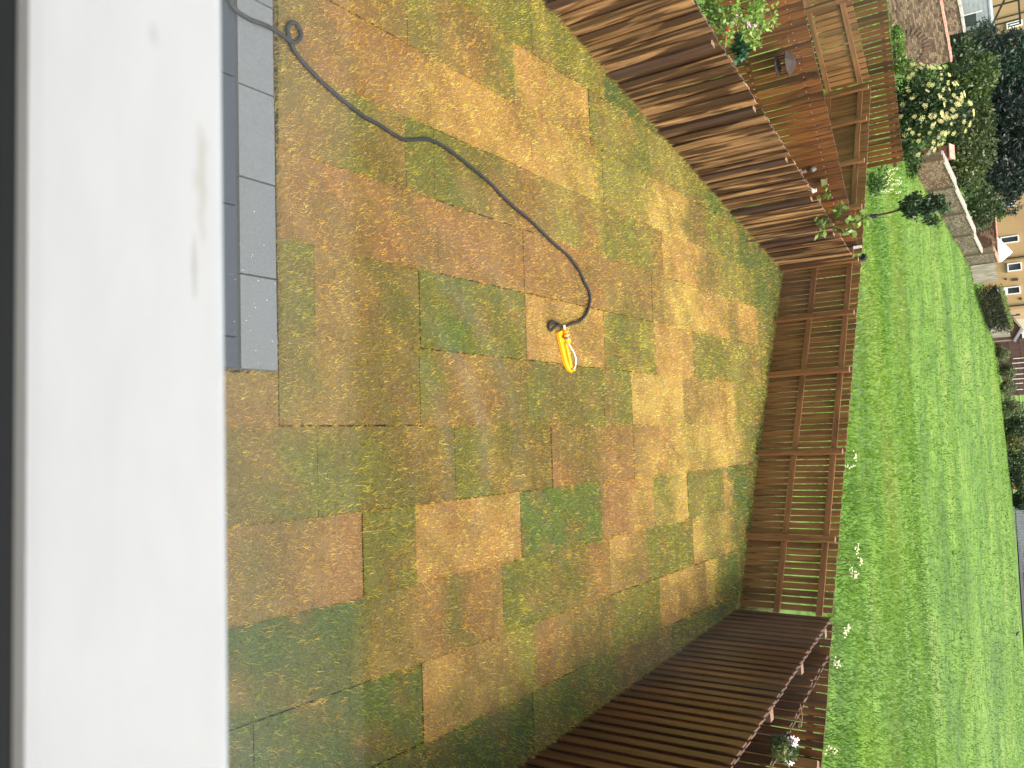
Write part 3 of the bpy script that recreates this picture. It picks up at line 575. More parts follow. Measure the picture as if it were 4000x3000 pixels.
for nm_, c_, d_ in (('floor', (0, 0, -.05), (5, 3.7, .1)), ('ceiling', (0, 0, 2.75), (5, 3.7, .1)), ('wall', (0, -1.9, 1.35), (5, .1, 2.9)), ('wall', (-2.45, 0, 1.35), (.1, 3.7, 2.7)), ('wall', (2.45, 0, 1.35), (.1, 3.7, 2.7))):
    MB().box(c_, d_).build(nm_, rm, room)

# ------------------------------------------------------------------ plants: leaf cards on stems
def leaf_cloud(name, mat, centres, radii, n, size, cols, parent=None, shell=.55, flat=.0, droop=0, aspect=.55, zmin=None, **k):
    """leaf-sized faces spread through blobs; light and dark clumps come from colour variety and real shade"""
    centres = np.array(centres, float); radii = np.array(radii, float)
    wts = radii.prod(1) ** .66; idx = rng.choice(len(centres), n, p=wts / wts.sum())
    d = rng.normal(size=(n, 3)); d /= np.linalg.norm(d, axis=1)[:, None]; r = rng.uniform(shell, 1, (n, 1)) ** .7
    P0 = centres[idx] + d * r * radii[idx]
    wob = vnoise(P0[:, 0] * 1.3 + P0[:, 2], P0[:, 1] + P0[:, 2] * 1.7, max(.25, radii.mean() * .45), 21)
    keep = wob > .30
    if zmin is not None: keep &= P0[:, 2] > zmin
    P0 = P0[keep]; d = d[keep]; n = len(P0); s = size * rng.uniform(.6, 1.35, n)[:, None]
    a = rng.normal(size=(n, 3)) + d * .7 + np.array([0, 0, -droop]); a /= np.linalg.norm(a, axis=1)[:, None]
    b = np.cross(a, rng.normal(size=(n, 3)) * .6 + d); b /= np.linalg.norm(b, axis=1)[:, None]
    V = np.stack([P0, P0 + a * s * .5 + b * s * aspect * .5, P0 + a * s, P0 + a * s * .5 - b * s * aspect * .5], 1)
    cols = np.array([s2l(c) for c in cols]); t = vnoise(P0[:, 0] + P0[:, 2], P0[:, 1] - P0[:, 2], max(.3, radii.mean() * .5), 23) * .7 + rng.random(n) * .3
    ci = np.clip(t * (len(cols) - 1), 0, len(cols) - 1.001); i = ci.astype(int); f = (ci - i)[:, None]
    C = (cols[i] * (1 - f) + cols[i + 1] * f) * rng.uniform(.55, 1.12, (n, 1))
    return np_mesh(name, V.reshape(-1, 3), np.arange(n * 4).reshape(-1, 4), np.repeat(C, 4, 0), mat, parent, **k)
def limbs(base, centres, r0, parent, mat=None, name='trunk'):
    b = MB(); base = Vector(base); top = Vector(np.mean(centres, 0)); h = (top - base)
    m = base + h * .5 + Vector((random.uniform(-.05, .05), random.uniform(-.05, .05), 0)) * h.length
    b.tube([base, m, top], [r0, r0 * .75, r0 * .4], 7)
    for c in centres[:9]:
        c = Vector(c); s_ = base.lerp(top, random.uniform(.35, .7)); b.tube([s_, s_.lerp(c, .5) + Vector((0, 0, -.1 * h.length * .3)), c], [r0 * .45, r0 * .3, r0 * .1], 5)
    return b.build(name, mat or MAT['bark'], parent)
def blobs(c, R, n, spread=.75, rs=(.35, .6)):
    out = []; rad = []
    for _ in range(n):
        v = Vector((random.gauss(0, 1), random.gauss(0, 1), random.gauss(0, 1))).normalized() * random.uniform(.2, 1) ** .6 * spread
        out.append((c[0] + v.x * R[0], c[1] + v.y * R[1], c[2] + v.z * R[2])); q = random.uniform(*rs); rad.append((R[0] * q, R[1] * q, R[2] * q))
    return out, rad
def tree(name, label, cat, c, R, n, size, cols, zb, nb=14, group=None, tr=.12, aspect=.55, rs=(.32, .55), droop=0):
    root = thing(name, label, cat, (0, 0, 0), 0, group); ce, ra = blobs(c, R, nb, rs=rs)
    leaf_cloud('crown', MAT['leaf'], ce, ra, n, size, cols, root, aspect=aspect, droop=droop); limbs((c[0], c[1], zb), ce, tr, root)
    return root

tree('bramble', 'low dark bramble at the foot of the field wall beside the elder', 'bush', PY((3545, 605), 46.5), (1.3, 1.2, .75), 3000, .15, [(40, 60, 28), (62, 88, 36), (92, 116, 52)], -2.5, nb=9, tr=.04)
tree('bramble', 'low green bramble under the right side of the elder', 'bush', PY((3530, 520), 42), (1.3, 1.0, .6), 2600, .15, [(40, 60, 28), (62, 88, 36), (92, 116, 52)], -2.3, nb=9, tr=.04)
# flowering shrub against the far walls (cream flower heads)
c = PY((3600, 440), 42); R = (2.15, 1.6, 2.35)
root = thing('flowering_shrub', 'big elder bush covered in flat cream flower heads in front of the brick walls', 'shrub'); ce, ra = blobs(c, R, 20, .68, (.34, .5))
leaf_cloud('crown', MAT['leaf'], ce, ra, 9000, .17, [(30, 48, 26), (44, 66, 32), (62, 86, 40), (92, 116, 52)], root, shell=.3); limbs((c.x, c.y, zf(c.x, 42)), ce, .09, root)
fm = MB()
for k in range(16):
    q = 2.4 * k; r_ = .045 * math.sqrt(k); fm.box((r_ * math.cos(q), r_ * math.sin(q), random.uniform(-.01, .015)), (.05, .05, .025), Matrix.Rotation(q, 3, 'Z'), cham=.008)
fme = fm.mesh('flower_head', plain('cream_blossom', s2l((214, 208, 150)), s2l((196, 188, 124)), 9, .7)); k = 0; tries = 0
while k < 120 and tries < 4000:
    tries += 1; i = random.randrange(len(ce)); d = Vector((random.gauss(0, .7), -abs(random.gauss(0, .9)), random.gauss(.35, .8))).normalized()
    p = Vector(ce[i]) + Vector((d.x * ra[i][0], d.y * ra[i][1], d.z * ra[i][2])) * 1.03
    if p.z < c.z - 1.5 or any(sum(((p[j] - ce[m][j]) / ra[m][j]) ** 2 for j in range(3)) < .8 for m in range(len(ce))): continue
    o = link('flower_head', fme, root, p); o.rotation_euler = (d + Vector((0, -.2, .6))).to_track_quat('Z', 'Y').to_euler(); s_ = random.uniform(.4, .8); o.scale = (s_, s_, s_); k += 1

# trees between the walls and the houses
tree('green_tree', 'olive green bushy tree left of the cream flowered elder', 'tree', PY((3775, 330), 56), (2.6, 2.2, 1.6), 6500, .22, [(40, 58, 30), (58, 80, 38), (84, 104, 46), (120, 132, 62)], -2.6, group='trees behind the brick walls')
tree('green_tree', 'low dark bush in the gap between the arched wall and the elder', 'bush', PY((3760, 210), 52), (1.5, 1.2, 1.1), 3000, .18, [(34, 48, 28), (50, 70, 34), (74, 94, 44)], -2.6, nb=9, tr=.06)
tree('green_tree', 'mid green bushy tree right behind the cream flowered elder', 'tree', PY((3790, 560), 57), (2.9, 2.2, 1.5), 7000, .22, [(44, 58, 32), (62, 80, 40), (86, 98, 50), (112, 124, 62)], -2.6, group='trees behind the brick walls')
tree('green_tree', 'rounded green tree above the first stone wall panel', 'tree', PY((3775, 655), 60), (1.9, 1.8, 1.1), 4200, .22, [(44, 62, 32), (66, 92, 40), (96, 124, 50)], -2.6, group='trees behind the brick walls')
tree('green_tree', 'small grey green tree above the second stone wall panel', 'tree', PY((3845, 800), 69), (1.7, 1.7, 1.35), 4200, .22, [(48, 62, 38), (66, 86, 46), (90, 110, 56)], -2.6, group='trees behind the brick walls')
tree('conifer', 'dark blue green conifer filling the gap below the pale house window', 'conifer', PY((3900, 200), 70), (3.1, 2.6, 2.6), 14400, .34, [(18, 34, 28), (26, 48, 36), (40, 66, 48), (58, 88, 58)], -2.6, tr=.2, droop=.6, aspect=.3, group='dark conifers in front of the ochre houses')
tree('conifer', 'tall dark conifer reaching the top right corner of the trees', 'conifer', PY((3985, 330), 74), (3.0, 2.8, 3.0), 14400, .34, [(22, 40, 32), (30, 54, 40), (46, 76, 52)], -2.6, tr=.2, droop=.6, aspect=.3, group='dark conifers in front of the ochre houses')
tree('conifer', 'dark conifer behind the two bushy green trees', 'conifer', PY((3905, 520), 72), (4.0, 2.6, 3.4), 19200, .34, [(14, 28, 26), (22, 40, 34), (34, 56, 44)], -2.6, tr=.2, droop=.6, aspect=.3, group='dark conifers in front of the ochre houses')
tree('conifer', 'dark conifer with drooping branches left of the ochre house window', 'conifer', PY((3975, 690), 76), (2.9, 2.6, 3.0), 13600, .34, [(20, 36, 30), (28, 50, 38), (46, 74, 50)], -2.6, tr=.2, droop=.9, aspect=.3, group='dark conifers in front of the ochre houses')
tree('climbing_shrub', 'light green creeper on the brick wall above the far fence', 'shrub', PY((3535, 60), 44), (.9, .6, 1.0), 2200, .15, [(66, 96, 36), (96, 134, 48), (150, 180, 84)], -2.6, nb=8, tr=.04, group='shrubs along the old brick wall')
tree('climbing_shrub', 'narrow light green creeper at the foot of the arched brick wall', 'shrub', PY((3495, 175), 43), (1.3, .5, .45), 1500, .14, [(76, 112, 42), (104, 148, 52), (160, 190, 96)], -2.6, nb=8, tr=.04, group='shrubs along the old brick wall')
tree('climbing_shrub', 'pale flecked shrub low at the right end of the arched brick wall', 'shrub', PY((3515, 245), 43), (.75, .6, .6), 1500, .14, [(70, 100, 40), (110, 140, 60), (190, 200, 130)], -2.6, nb=7, tr=.04, group='shrubs along the old brick wall')

# ------------------------------------------------------------------ old brick walls beyond the field
def brick_wall(name, label, A, B, z0, zt, tones, cop=None, copm=None, bw=.235, bh=.085, thick=.3, arch=None, piers=(), group=None, cat='wall', holes=.0):
    A, B = Vector((A[0], A[1], 0)), Vector((B[0], B[1], 0)); L = (B - A).length; rz = math.atan2((B - A).y, (B - A).x)
    root = thing(name, label, cat, (A.x, A.y, 0), rz, group)
    core = MB(); core.box((L / 2, thick / 2 + .012, (z0 + zt) / 2 - .3), (L, thick, zt - z0 + .6)); core.build('core', plain_mortar, root)
    m = MB(); tones = [np.array(s2l(t)) for t in tones]; rows = int((zt - z0) / bh)
    for r in range(rows):
        z = z0 + (r + .5) * bh; off = (r % 2) * bw / 2 + random.uniform(-.02, .02); x = -off
        while x < L:
            wd = bw * random.choice((1, 1, 1, .5, 1.1)); a, b2 = max(0, x), min(L, x + wd); x += wd
            if b2 - a < .05: continue
            cxx = (a + b2) / 2; in_arch = False
            if arch:
                ux, uz = (cxx - arch[0]) / arch[2], (z - arch[1]) / arch[3]; rr_ = ux * ux + uz * uz
                if uz > 0 and .72 < rr_ < 1.25: in_arch = True
                if arch[4] and rr_ < .5 and uz > -.3 and random.random() < .4: continue
            t = tones[0] * (1 - .0) ; t = tones[min(len(tones) - 1, int(len(tones) * (.6 * float(vnoise(cxx, z, 1.1, 31)) + .4 * random.random())))] * random.uniform(.82, 1.12) * .68
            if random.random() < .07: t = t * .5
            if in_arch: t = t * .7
            m.cur = tuple(t); pr = random.uniform(.006, .028) - (.03 if in_arch else 0)
            y0_ = .012 - pr; vs = [(a + .008, y0_, z - bh / 2 + .008), (b2 - .008, y0_, z - bh / 2 + .008), (b2 - .008, y0_, z + bh / 2 - .006), (a + .008, y0_, z + bh / 2 - .006),
                                   (a + .008, .03, z - bh / 2 + .008), (b2 - .008, .03, z - bh / 2 + .008), (b2 - .008, .03, z + bh / 2 - .006), (a + .008, .03, z + bh / 2 - .006)]
            m.add(vs, [(0, 1, 2, 3), (4, 0, 3, 7), (1, 5, 6, 2), (3, 2, 6, 7), (0, 4, 5, 1)])
    if arch:
        for k in range(15):
            q = math.pi * (k + .5) / 15; m.cur = tuple(tones[-1] * random.uniform(.7, 1.1)); Mr = Matrix.Rotation(-(q - math.pi / 2), 3, 'Y')
            m.box((arch[0] + math.cos(q) * arch[2], -.012, arch[1] + math.sin(q) * arch[3]), (.11, .06, .26), Mr)
    m.build('brickwork', MAT['brickm'], root, kind='stuff', col=True)
    if cop:
        c_ = MB(); x = 0; k = 0
        while x < L:
            wd = min(random.uniform(.55, .8) if cop > .1 else .24, L - x); c_.cur = (1, 1, 1)
            link('coping_stone', MB().box((0, 0, 0), (wd - .015, thick + .12, max(.07, cop)), cham=.015).mesh('coping_stone', copm), root, (x + wd / 2, thick / 2, zt + max(.07, cop) / 2 + random.uniform(-.01, .012))); x += wd
    for px_, ph in piers:
        m2 = MB(); m2.cur = tuple(tones[0] * .4); m2.box((px_, -.03, (z0 + zt + ph) / 2 - .15), (.46, .26, zt - z0 + ph + .3)); 
        for r in range(int((zt + ph - z0) / bh)):
            z = z0 + (r + .5) * bh
            for s_ in (-.1, .1):
                m2.cur = tuple(tones[random.randrange(len(tones))] * random.uniform(.5, .95)); m2.box((px_ + s_, -.15 - random.uniform(0, .01), z), (.185, .03, bh - .012))
        m2.build('pier', MAT['brickm'], root, col=True)
    return root
plain_mortar = plain('old_mortar', s2l((120, 104, 86)), s2l((98, 84, 70)), 4, .95)
TB = [(150, 124, 94), (132, 108, 82), (116, 92, 72), (164, 140, 112), (142, 112, 92), (108, 84, 68)]
TG = [(142, 130, 106), (124, 114, 92), (110, 98, 78), (154, 142, 120), (132, 116, 96), (98, 84, 68)]
# the wall along the field, one panel after another, stepping down with the ground
wp = [(3568, 635), (3602, 745), (3679, 840), (3712, 924), (3760, 996)]
wa_ = Vector((-14.1, 49.0)); wb_ = Vector((-12.45, 75.2)); wd_ = (wb_ - wa_).normalized(); wn = Vector((wd_.y, -wd_.x))
def wall_pt(p):               # where a line of sight meets the wall's plane on the plan
    d = ray(p); n2 = Vector((wd_.y, -wd_.x)); t = n2.dot(wa_) / (n2.x * d.x + n2.y * d.y); return Vector((d.x * t, d.y * t)), H + d.z * t
names = ['nearest panel of the old stone coloured field wall, beside the elder bush', 'second panel of the old field wall, behind the sapling', 'third panel of the old field wall, with a pale coping broken by a dark gap', 'fourth panel of the old field wall, in front of the red brick ruin', 'last full height panel of the old field wall, next to the grey planks']
tops = [((3690, 612), (3728, 712)), ((3739, 734), (3771, 818)), ((3779, 829), (3804, 901)), ((3810, 917), (3835, 985)), ((3892, 1000), (3896, 1023))]
bases = wp + [(3792, 1037)]
for i in range(5):
    a, _ = wall_pt(bases[i]); b2, _ = wall_pt(bases[i + 1]); _, z1 = wall_pt(tops[i][0]); _, z2 = wall_pt(tops[i][1]); zt = (z1 + z2) / 2 - .1
    if i == 4: zt = (z1 + z2) / 2
    L_ = (b2 - a).length
    brick_wall('field_wall', names[i], b2 if 0 else a, b2, zf(0, a.y) - .05, zt, TG if i else TB, .1 if i < 4 else .08, MAT['coping'] if i < 4 else MAT['pink'], piers=[(.25, .1)] if i else [(.2, .1)], group='panels of the old field wall')
    print('panel', i, [round(v, 1) for v in (a.x, a.y, b2.x, b2.y, zt, L_)])
# pink topped brick pier behind the elder and the arched wall
e1 = G((3718, 240), .09); e2 = G((3675, 0), .09); dd = (Vector(e1[:2]) - Vector(e2[:2])); st_ = Vector(e2[:2]) - dd * .8
Lw = (Vector(e1[:2]) - st_).length
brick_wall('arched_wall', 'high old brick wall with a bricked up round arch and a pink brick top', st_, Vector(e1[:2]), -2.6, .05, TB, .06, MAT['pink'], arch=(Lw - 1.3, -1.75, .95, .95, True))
e1 = G((3772, 122), .3); e2 = G((3749, 0), .3); dd = (Vector(e1[:2]) - Vector(e2[:2]))
brick_wall('rear_wall', 'older brick wall with a pale stone top behind the arched wall', Vector(e2[:2]) - dd * .8, Vector(e1[:2]), -2.6, .2, TB, .11, MAT['coping'])
q = PY((3690, 598), 51)
zcap = PY((3712, 590), 51).z; pr_ = thing('brick_pier', 'red brick pier with a pink tiled cap half hidden by the elder', 'pier', (q.x, 51, 0))
m2 = MB()
for r in range(34):
    for s_ in (-.45, -.15, .15, .45):
        m2.cur = tuple(np.array(s2l((142, 92, 74))) * random.uniform(.6, 1.2)); m2.box((s_ * .6 + (r % 2) * .03, random.uniform(-.01, .01), -2.6 + r * .075), (.18, .5, .066)) if -2.6 + r * .075 < zcap else None
m2.build('brickwork', MAT['brickm'], pr_, kind='stuff', col=True)
MB().box((.02, -.1, zcap + .08), (.8, .55, .05), Matrix.Rotation(.35, 3, 'X')).build('tiled_cap', MAT['pink'], pr_)
# red brick ruin behind the fourth panel
a = PY((3800, 835), 79); b2 = PY((3860, 1012), 79)
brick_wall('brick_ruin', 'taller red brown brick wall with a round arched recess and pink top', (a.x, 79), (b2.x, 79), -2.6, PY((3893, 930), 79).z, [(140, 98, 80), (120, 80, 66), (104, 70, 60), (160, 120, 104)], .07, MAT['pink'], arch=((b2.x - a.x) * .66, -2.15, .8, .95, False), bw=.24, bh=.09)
tree('green_bush', 'bright dark green bush against the ochre house below its first window', 'shrub', PY((3905, 830), 82.5), (.8, .5, .7), 1500, .14, [(54, 84, 34), (84, 118, 44), (120, 150, 56)], -2.6, nb=8, tr=.04)

# timber and hedge along the rest of the field edge
fence('plank_fence', 'silver grey upright plank fence between the field wall and the dark hedge', G((3790, 1038), -2.56)[:2], G((3806, 1112), -2.56)[:2], -.85, -.95, .235, .25, MAT['old_wood'], MAT['old_wood'], posts=[], rails=(), zg=lambda p: -2.6, jit=.05, thick=.04)
hA, hB = G((3806, 1112), -2.56), G((3856, 1262), -2.56)
root = thing('hedge', 'dark square clipped hedge with a light green top between two grey fences', 'hedge')
ce = []; ra = []
for k in range(26):
    t = (k + .5) / 26
    for zz in (-2.1, -1.5, -1.15): ce.append((hA.x + (hB.x - hA.x) * t + .5, hA.y + (hB.y - hA.y) * t + .2, zz)); ra.append((.55, .5, .45))
leaf_cloud('foliage', MAT['leaf'], ce, ra, 15000, .12, [(30, 36, 22), (40, 48, 28), (50, 58, 32), (70, 80, 42)], root, shell=.5); limbs((hA.x * .5 + hB.x * .5 + .5, hA.y * .5 + hB.y * .5 + .2, -2.6), ce[::9], .05, root)
ce2 = [(a_[0], a_[1], -.72) for a_ in ce[::3]]; leaf_cloud('top_growth', MAT['leaf'], ce2, [(.5, .4, .12)] * len(ce2), 2600, .1, [(84, 108, 50), (120, 144, 72), (150, 164, 100)], root)
fence('plank_fence', 'weathered broken grey plank fence right of the dark hedge', G((3858, 1262), -2.56)[:2], G((3885, 1338), -2.56)[:2], -1.02, -1.12, .42, .44, MAT['old_wood'], MAT['old_wood'], posts=[], rails=(), zg=lambda p: -2.6, jit=.08, thick=.04)
fa, fb = G((3880, 1325), -2.56), G((3925, 1545), -2.56)
fence('brown_fence', 'dark red brown fence behind the low grey bushes', (fa.x, fa.y + 1.5), (fb.x, fb.y + 1.5), .1, .1, .2, .21, MAT['brown_wood'], MAT['brown_wood'], posts=[1.7, 3.5, 5.3], rails=(-1.5, -.6), rail_side=-1, zg=lambda p: -2.6, thick=.04)
r_ = thing('garden_bench', 'bright orange plastic garden bench standing beyond the dark red fence', 'bench', (PY((3990, 1375), 94).x, 94.5, 0))
zc = PY((3988, 1375), 94).z; MB().box((0, 0, zc), (1.5, .12, .75)).build('backrest', MAT['orange_p'], r_); MB().box((0, -.35, zc - .38), (1.6, .7, .1)).build('seat', MAT['orange_p'], r_)
for s_ in (-.6, .6): MB().box((s_, -.2, (zc - .4 - 2.6) / 2), (.08, .6, abs(zc - .4 + 2.6))).build('leg', MAT['orange_p'], r_)
wr = thing('white_railing', 'short run of white bars on top of the dark red fence', 'railing', (PY((3980, 1500), 93).x, 93, 0))
for k in range(7):
    p = PY((3978, 1400 + 20 * k + random.uniform(-4, 4)), 93); MB().box((p.x - wr.location.x, 0, p.z), (.06, .05, random.uniform(.7, 1.1))).build('bar', MAT['canvas'], wr)
MB().box((0, .04, PY((3975, 1470), 93).z), (4.4, .04, .06)).build('crossbar', MAT['brown_wood'], wr)
low = [((3915, 1385), 91, (.9, .7, .75), 'low grey green bush at the left end of the dark red fence'), ((3925, 1450), 92, (1.0, .7, .8), 'second low grey green bush in front of the dark red fence'), ((3935, 1520), 93, (1.1, .8, .85), 'third low grey green bush, tallest beside the white bars'),
       ((3942, 1590), 94, (1.1, .9, .9), 'sandy green bush right of the white bars')]
for p, y_, R_, lb in low: tree('low_bush', lb, 'bush', PY(p, y_), R_, 2400, .16, [(74, 88, 60), (98, 112, 76), (124, 134, 96), (140, 138, 100)], -2.6, nb=7, tr=.04, group='bushes along the far field edge')
for p, y_, R_, lb in [((3985, 1640), 95, (1.8, 1.2, 1.6), 'dark green tree at the right edge past the white bars'), ((3960, 1700), 96, (1.4, 1, 1.0), 'yellow green bush low beside the dark trees'), ((3995, 1780), 97, (2.0, 1.4, 1.5), 'dark tree with a light branch at the far field edge'),
                      ((3992, 1880), 98, (1.9, 1.3, 1.3), 'blue green bush above the small red flower'), ((3996, 1960), 99, (1.5, 1.2, 1.2), 'dark brown green bush next to the metal railing')]:
    tree('dark_bush', lb, 'tree', PY(p, y_), R_, 4200, .2, [(30, 42, 30), (44, 62, 42), (62, 84, 52), (110, 120, 70)] if 'yellow' not in lb else [(84, 94, 50), (120, 126, 70), (140, 140, 84)], -2.6, nb=10, tr=.07, group='bushes along the far field edge')
q = PY((3962, 1903), 96.5); r_ = thing('red_flower', 'single small red flower standing at the edge of the far bushes', 'flower', q)
MB().tube([(0, 0, -1.4), (0, 0, 0)], .012, 5).build('stem', MAT['stem'], r_); MB().lathe([(.02, -.05), (.11, .0), (.09, .05), (.02, .07)], n=8).build('petals', MAT['petal_r'], r_)
# steel railing and the dark hard standing behind it
ra_, rb_ = G((3958, 1995), -2.56), G((3990, 2232), -2.56); L_ = (rb_ - ra_).length; rz_ = math.atan2(rb_.y - ra_.y, rb_.x - ra_.x)
rl = thing('steel_railing', 'grey vertical bar steel railing at the far right edge of the field', 'railing', (ra_.x, ra_.y, -2.6), rz_); bar = MB().box((0, 0, .9), (.05, .03, 1.8)).mesh('bar', MAT['steel'])
for k in range(int(L_ / .21)): link('bar', bar, rl, (k * .21, 0, 0))
for zz in (.35, 1.65): MB().box((L_ / 2, .035, zz), (L_, .03, .06)).build('crossbar', MAT['steel'], rl)
for s_ in (0, L_): MB().box((s_, .05, .95), (.12, .08, 1.9)).build('post', MAT['steel'], rl)
yd = MB(); p1 = G((3962, 1985), -2.56); p2 = G((4003, 2470), -2.56)
yd.add([(p1.x, p1.y + 1, -2.52), (p2.x + 3, p2.y - 2, -2.52), (p2.x + 40, p2.y + 60, -2.5), (p1.x - 2, p1.y + 60, -2.5)], [(0, 1, 2, 3)]); yd.build('yard', MAT['asphalt'], kind='structure')
q = G((3998, 2330), -2.5); r_ = thing('dark_shed', 'low black flat roofed shed past the end of the steel railing', 'shed', (q.x + .5, q.y + 3, -2.52), -.5)
MB().box((0, 0, 1.0), (7, 3, 2.0)).build('wall', MAT['pipe'], r_); MB().box((0, 0, 2.06), (7.3, 3.3, .12)).build('roof', MAT['pipe'], r_)

# ------------------------------------------------------------------ houses
def house(label, pa, pb, y, wins, ztop=5.4, mat='ochre', pipes=(), doors=(), name='terraced_house'):
    xa, xb = (pa if isinstance(pa, float) else PY(pa, y).x), (pb if isinstance(pb, float) else PY(pb, y).x)
    r = thing(name, label, 'house', ((xa + xb) / 2, y, -2.6), 0, 'houses beyond the field'); W = xb - xa; ox = r.location.x
    MB().box((0, 4, (ztop + 2.6) / 2), (W, 8, ztop + 2.6)).build('wall', MAT[mat], r)
    rf = MB(); zt = ztop + 2.6; rf.add([(-W / 2, -.4, zt), (W / 2, -.4, zt), (W / 2, 8.4, zt), (-W / 2, 8.4, zt), (-W / 2, 4, zt + 3), (W / 2, 4, zt + 3)], [(0, 1, 5, 4), (2, 3, 4, 5), (3, 0, 4), (1, 2, 5), (3, 2, 1, 0)]); rfo = rf.build('roof', MAT['roof'], r)
    MB().box((0, 4, zt + 3.1), (.8, .8, 1.2)).build('chimney', plain_mortar, rfo)
    def win_(x0, x1, z0, z1, panes=1, door=False):
        x0 -= ox; x1 -= ox; z0 += 2.6; z1 += 2.6; f = MB(); t = .075; cx_, cz_ = (x0 + x1) / 2, (z0 + z1) / 2
        f.box((cx_, -.05, z1 - t / 2), (x1 - x0, .12, t)); f.box((cx_, -.05, z0 + t / 2), (x1 - x0, .12, t))
        for xx in [x0 + t / 2, x1 - t / 2] + [x0 + (x1 - x0) * k / panes for k in range(1, panes)]: f.box((xx, -.05, cz_), (t, .12, z1 - z0 - 2 * t))
        fo = f.build('window' if not door else 'door', MAT['upvc'], r)
        zz = z0 + t
        if door: MB().box((cx_, -.02, z0 + .45), (x1 - x0 - 2 * t, .07, .7)).build('panel', MAT['upvc'], fo); zz = z0 + .8
        MB().box((cx_, -.01, (zz + z1 - t) / 2), (x1 - x0 - 2 * t, .04, z1 - t - zz)).build('pane', MAT['glass_d'], fo)
        MB().box((cx_, -.06, z0 - .05), (x1 - x0 + .16, .2, .08)).build('sill', MAT['roof'], fo)
    for w_ in wins:
        A_, B_ = PY(w_[0], y), PY(w_[1], y); win_(min(A_.x, B_.x), max(A_.x, B_.x), min(A_.z, B_.z), max(A_.z, B_.z), w_[2] if len(w_) > 2 else 1)
        if len(w_) < 4 : win_(min(A_.x, B_.x), max(A_.x, B_.x), min(A_.z, B_.z) + 3.0, max(A_.z, B_.z) + 3.0, w_[2] if len(w_) > 2 else 1)
    for d_ in doors:
        A_, B_ = PY(d_[0], y), PY(d_[1], y); win_(min(A_.x, B_.x), max(A_.x, B_.x), min(A_.z, B_.z) - .55, max(A_.z, B_.z), 1, True)
    for p_ in pipes:
        xx = PY(p_, y).x - ox; MB().tube([(xx, -.1, 0), (xx, -.1, zt)], .06, 8).build('drainpipe', MAT['pipe'], r)
    return r, ox
house('leftmost ochre rendered house, its window half behind the dark conifers', -44.0, (3960, 300), 84, [((3933, 114), (3993, 76), 2)], pipes=[(3960, 60)])
house('ochre rendered house with a two pane window left and a single window right', (3960, 302), (3960, 1012), 84, [((3898, 816), (3965, 781), 2), ((3910, 954), (3979, 918), 1)], pipes=[(3960, 1008)])
house('ochre rendered house with a white door and two small dark vents', (3960, 1014), (3965, 1208), 84, [((3937, 1062), (3990, 1024), 1)], pipes=[(3965, 1195)], doors=[((3925, 1153), (3985, 1117))])
house('cream rendered house behind the maroon shed', (3985, 1215), (3990, 1345), 97, [((3975, 1330), (3996, 1300), 1)], mat='cream')
r_ = thing('wall_vent', 'row of small dark vents on the ochre wall between window and white door', 'vent', (PY((3962, 1090), 84).x, 83.95, 0)); 
for (pa, sz) in (((3965, 1092), (.22, .06, .45)), ((3929, 1090), (.16, .06, .16)), ((3987, 1167), (.18, .06, .18))): 
    q = PY(pa, 83.95); MB().box((q.x - r_.location.x, 0, q.z), sz).build('vent', MAT['brown_wood'], r_)
# white canvas gazebo
q = PY((3910, 975), 81.5); r_ = thing('gazebo', 'white pointed canvas gazebo top in front of the ochre house', 'gazebo', (q.x, 81.5, 0)); zt = PY((3955, 962), 81.5).z; z0_ = PY((3905, 975), 81.5).z
ap = (.35, 0, zt); cs = [(-.9, -.9, z0_), (.9, -.9, z0_), (.9, .9, z0_), (-.9, .9, z0_)]
m = MB(); m.add(cs + [ap] + [(x_, y_, z_ - .2) for x_, y_, z_ in cs], [(0, 1, 4), (1, 2, 4), (2, 3, 4), (3, 0, 4), (5, 6, 1, 0), (6, 7, 2, 1), (7, 8, 3, 2), (8, 5, 0, 3)]); m.build('canopy', MAT['canvas'], r_)
for x_, y_, _ in cs: MB().tube([(x_ * .95, y_ * .95, -2.6), (x_ * .95, y_ * .95, z0_ - .05)], .03, 6).build('pole', MAT['steel'], r_)
# maroon shed, dark box with pale blue lid
q0, q1 = PY((3940, 1240), 89), PY((3940, 1325), 89); r_ = thing('shed', 'maroon boarded garden shed with a lean to roof behind the hedge', 'shed', ((q0.x + q1.x) / 2, 89, -2.6))
W = q1.x - q0.x; zs = PY((3985, 1280), 89).z + 2.6
m = MB(); m.add([(-W / 2, 0, 0), (W / 2, 0, 0), (W / 2, 0, zs * .72), (0, 0, zs), (-W / 2, 0, zs * .72), (-W / 2, 2, 0), (W / 2, 2, 0), (W / 2, 2, zs * .72), (0, 2, zs), (-W / 2, 2, zs * .72)], [(0, 1, 2, 3, 4), (9, 8, 7, 6, 5), (0, 4, 9, 5), (2, 1, 6, 7)]); m.build('wall', MAT['maroon'], r_)
m = MB(); 
for s_ in (-1, 1): m.add([(0, -.15, zs + .04), (s_ * (W / 2 + .15), -.15, zs * .72 - .02), (s_ * (W / 2 + .15), 2.1, zs * .72 - .02), (0, 2.1, zs + .04), (0, -.15, zs + .12), (s_ * (W / 2 + .15), -.15, zs * .72 + .06), (s_ * (W / 2 + .15), 2.1, zs * .72 + .06), (0, 2.1, zs + .12)], [(0, 1, 5, 4), (4, 5, 6, 7), (3, 2, 1, 0), (2, 3, 7, 6), (1, 2, 6, 5), (0, 4, 7, 3)])
m.build('roof', MAT['roof'], r_)
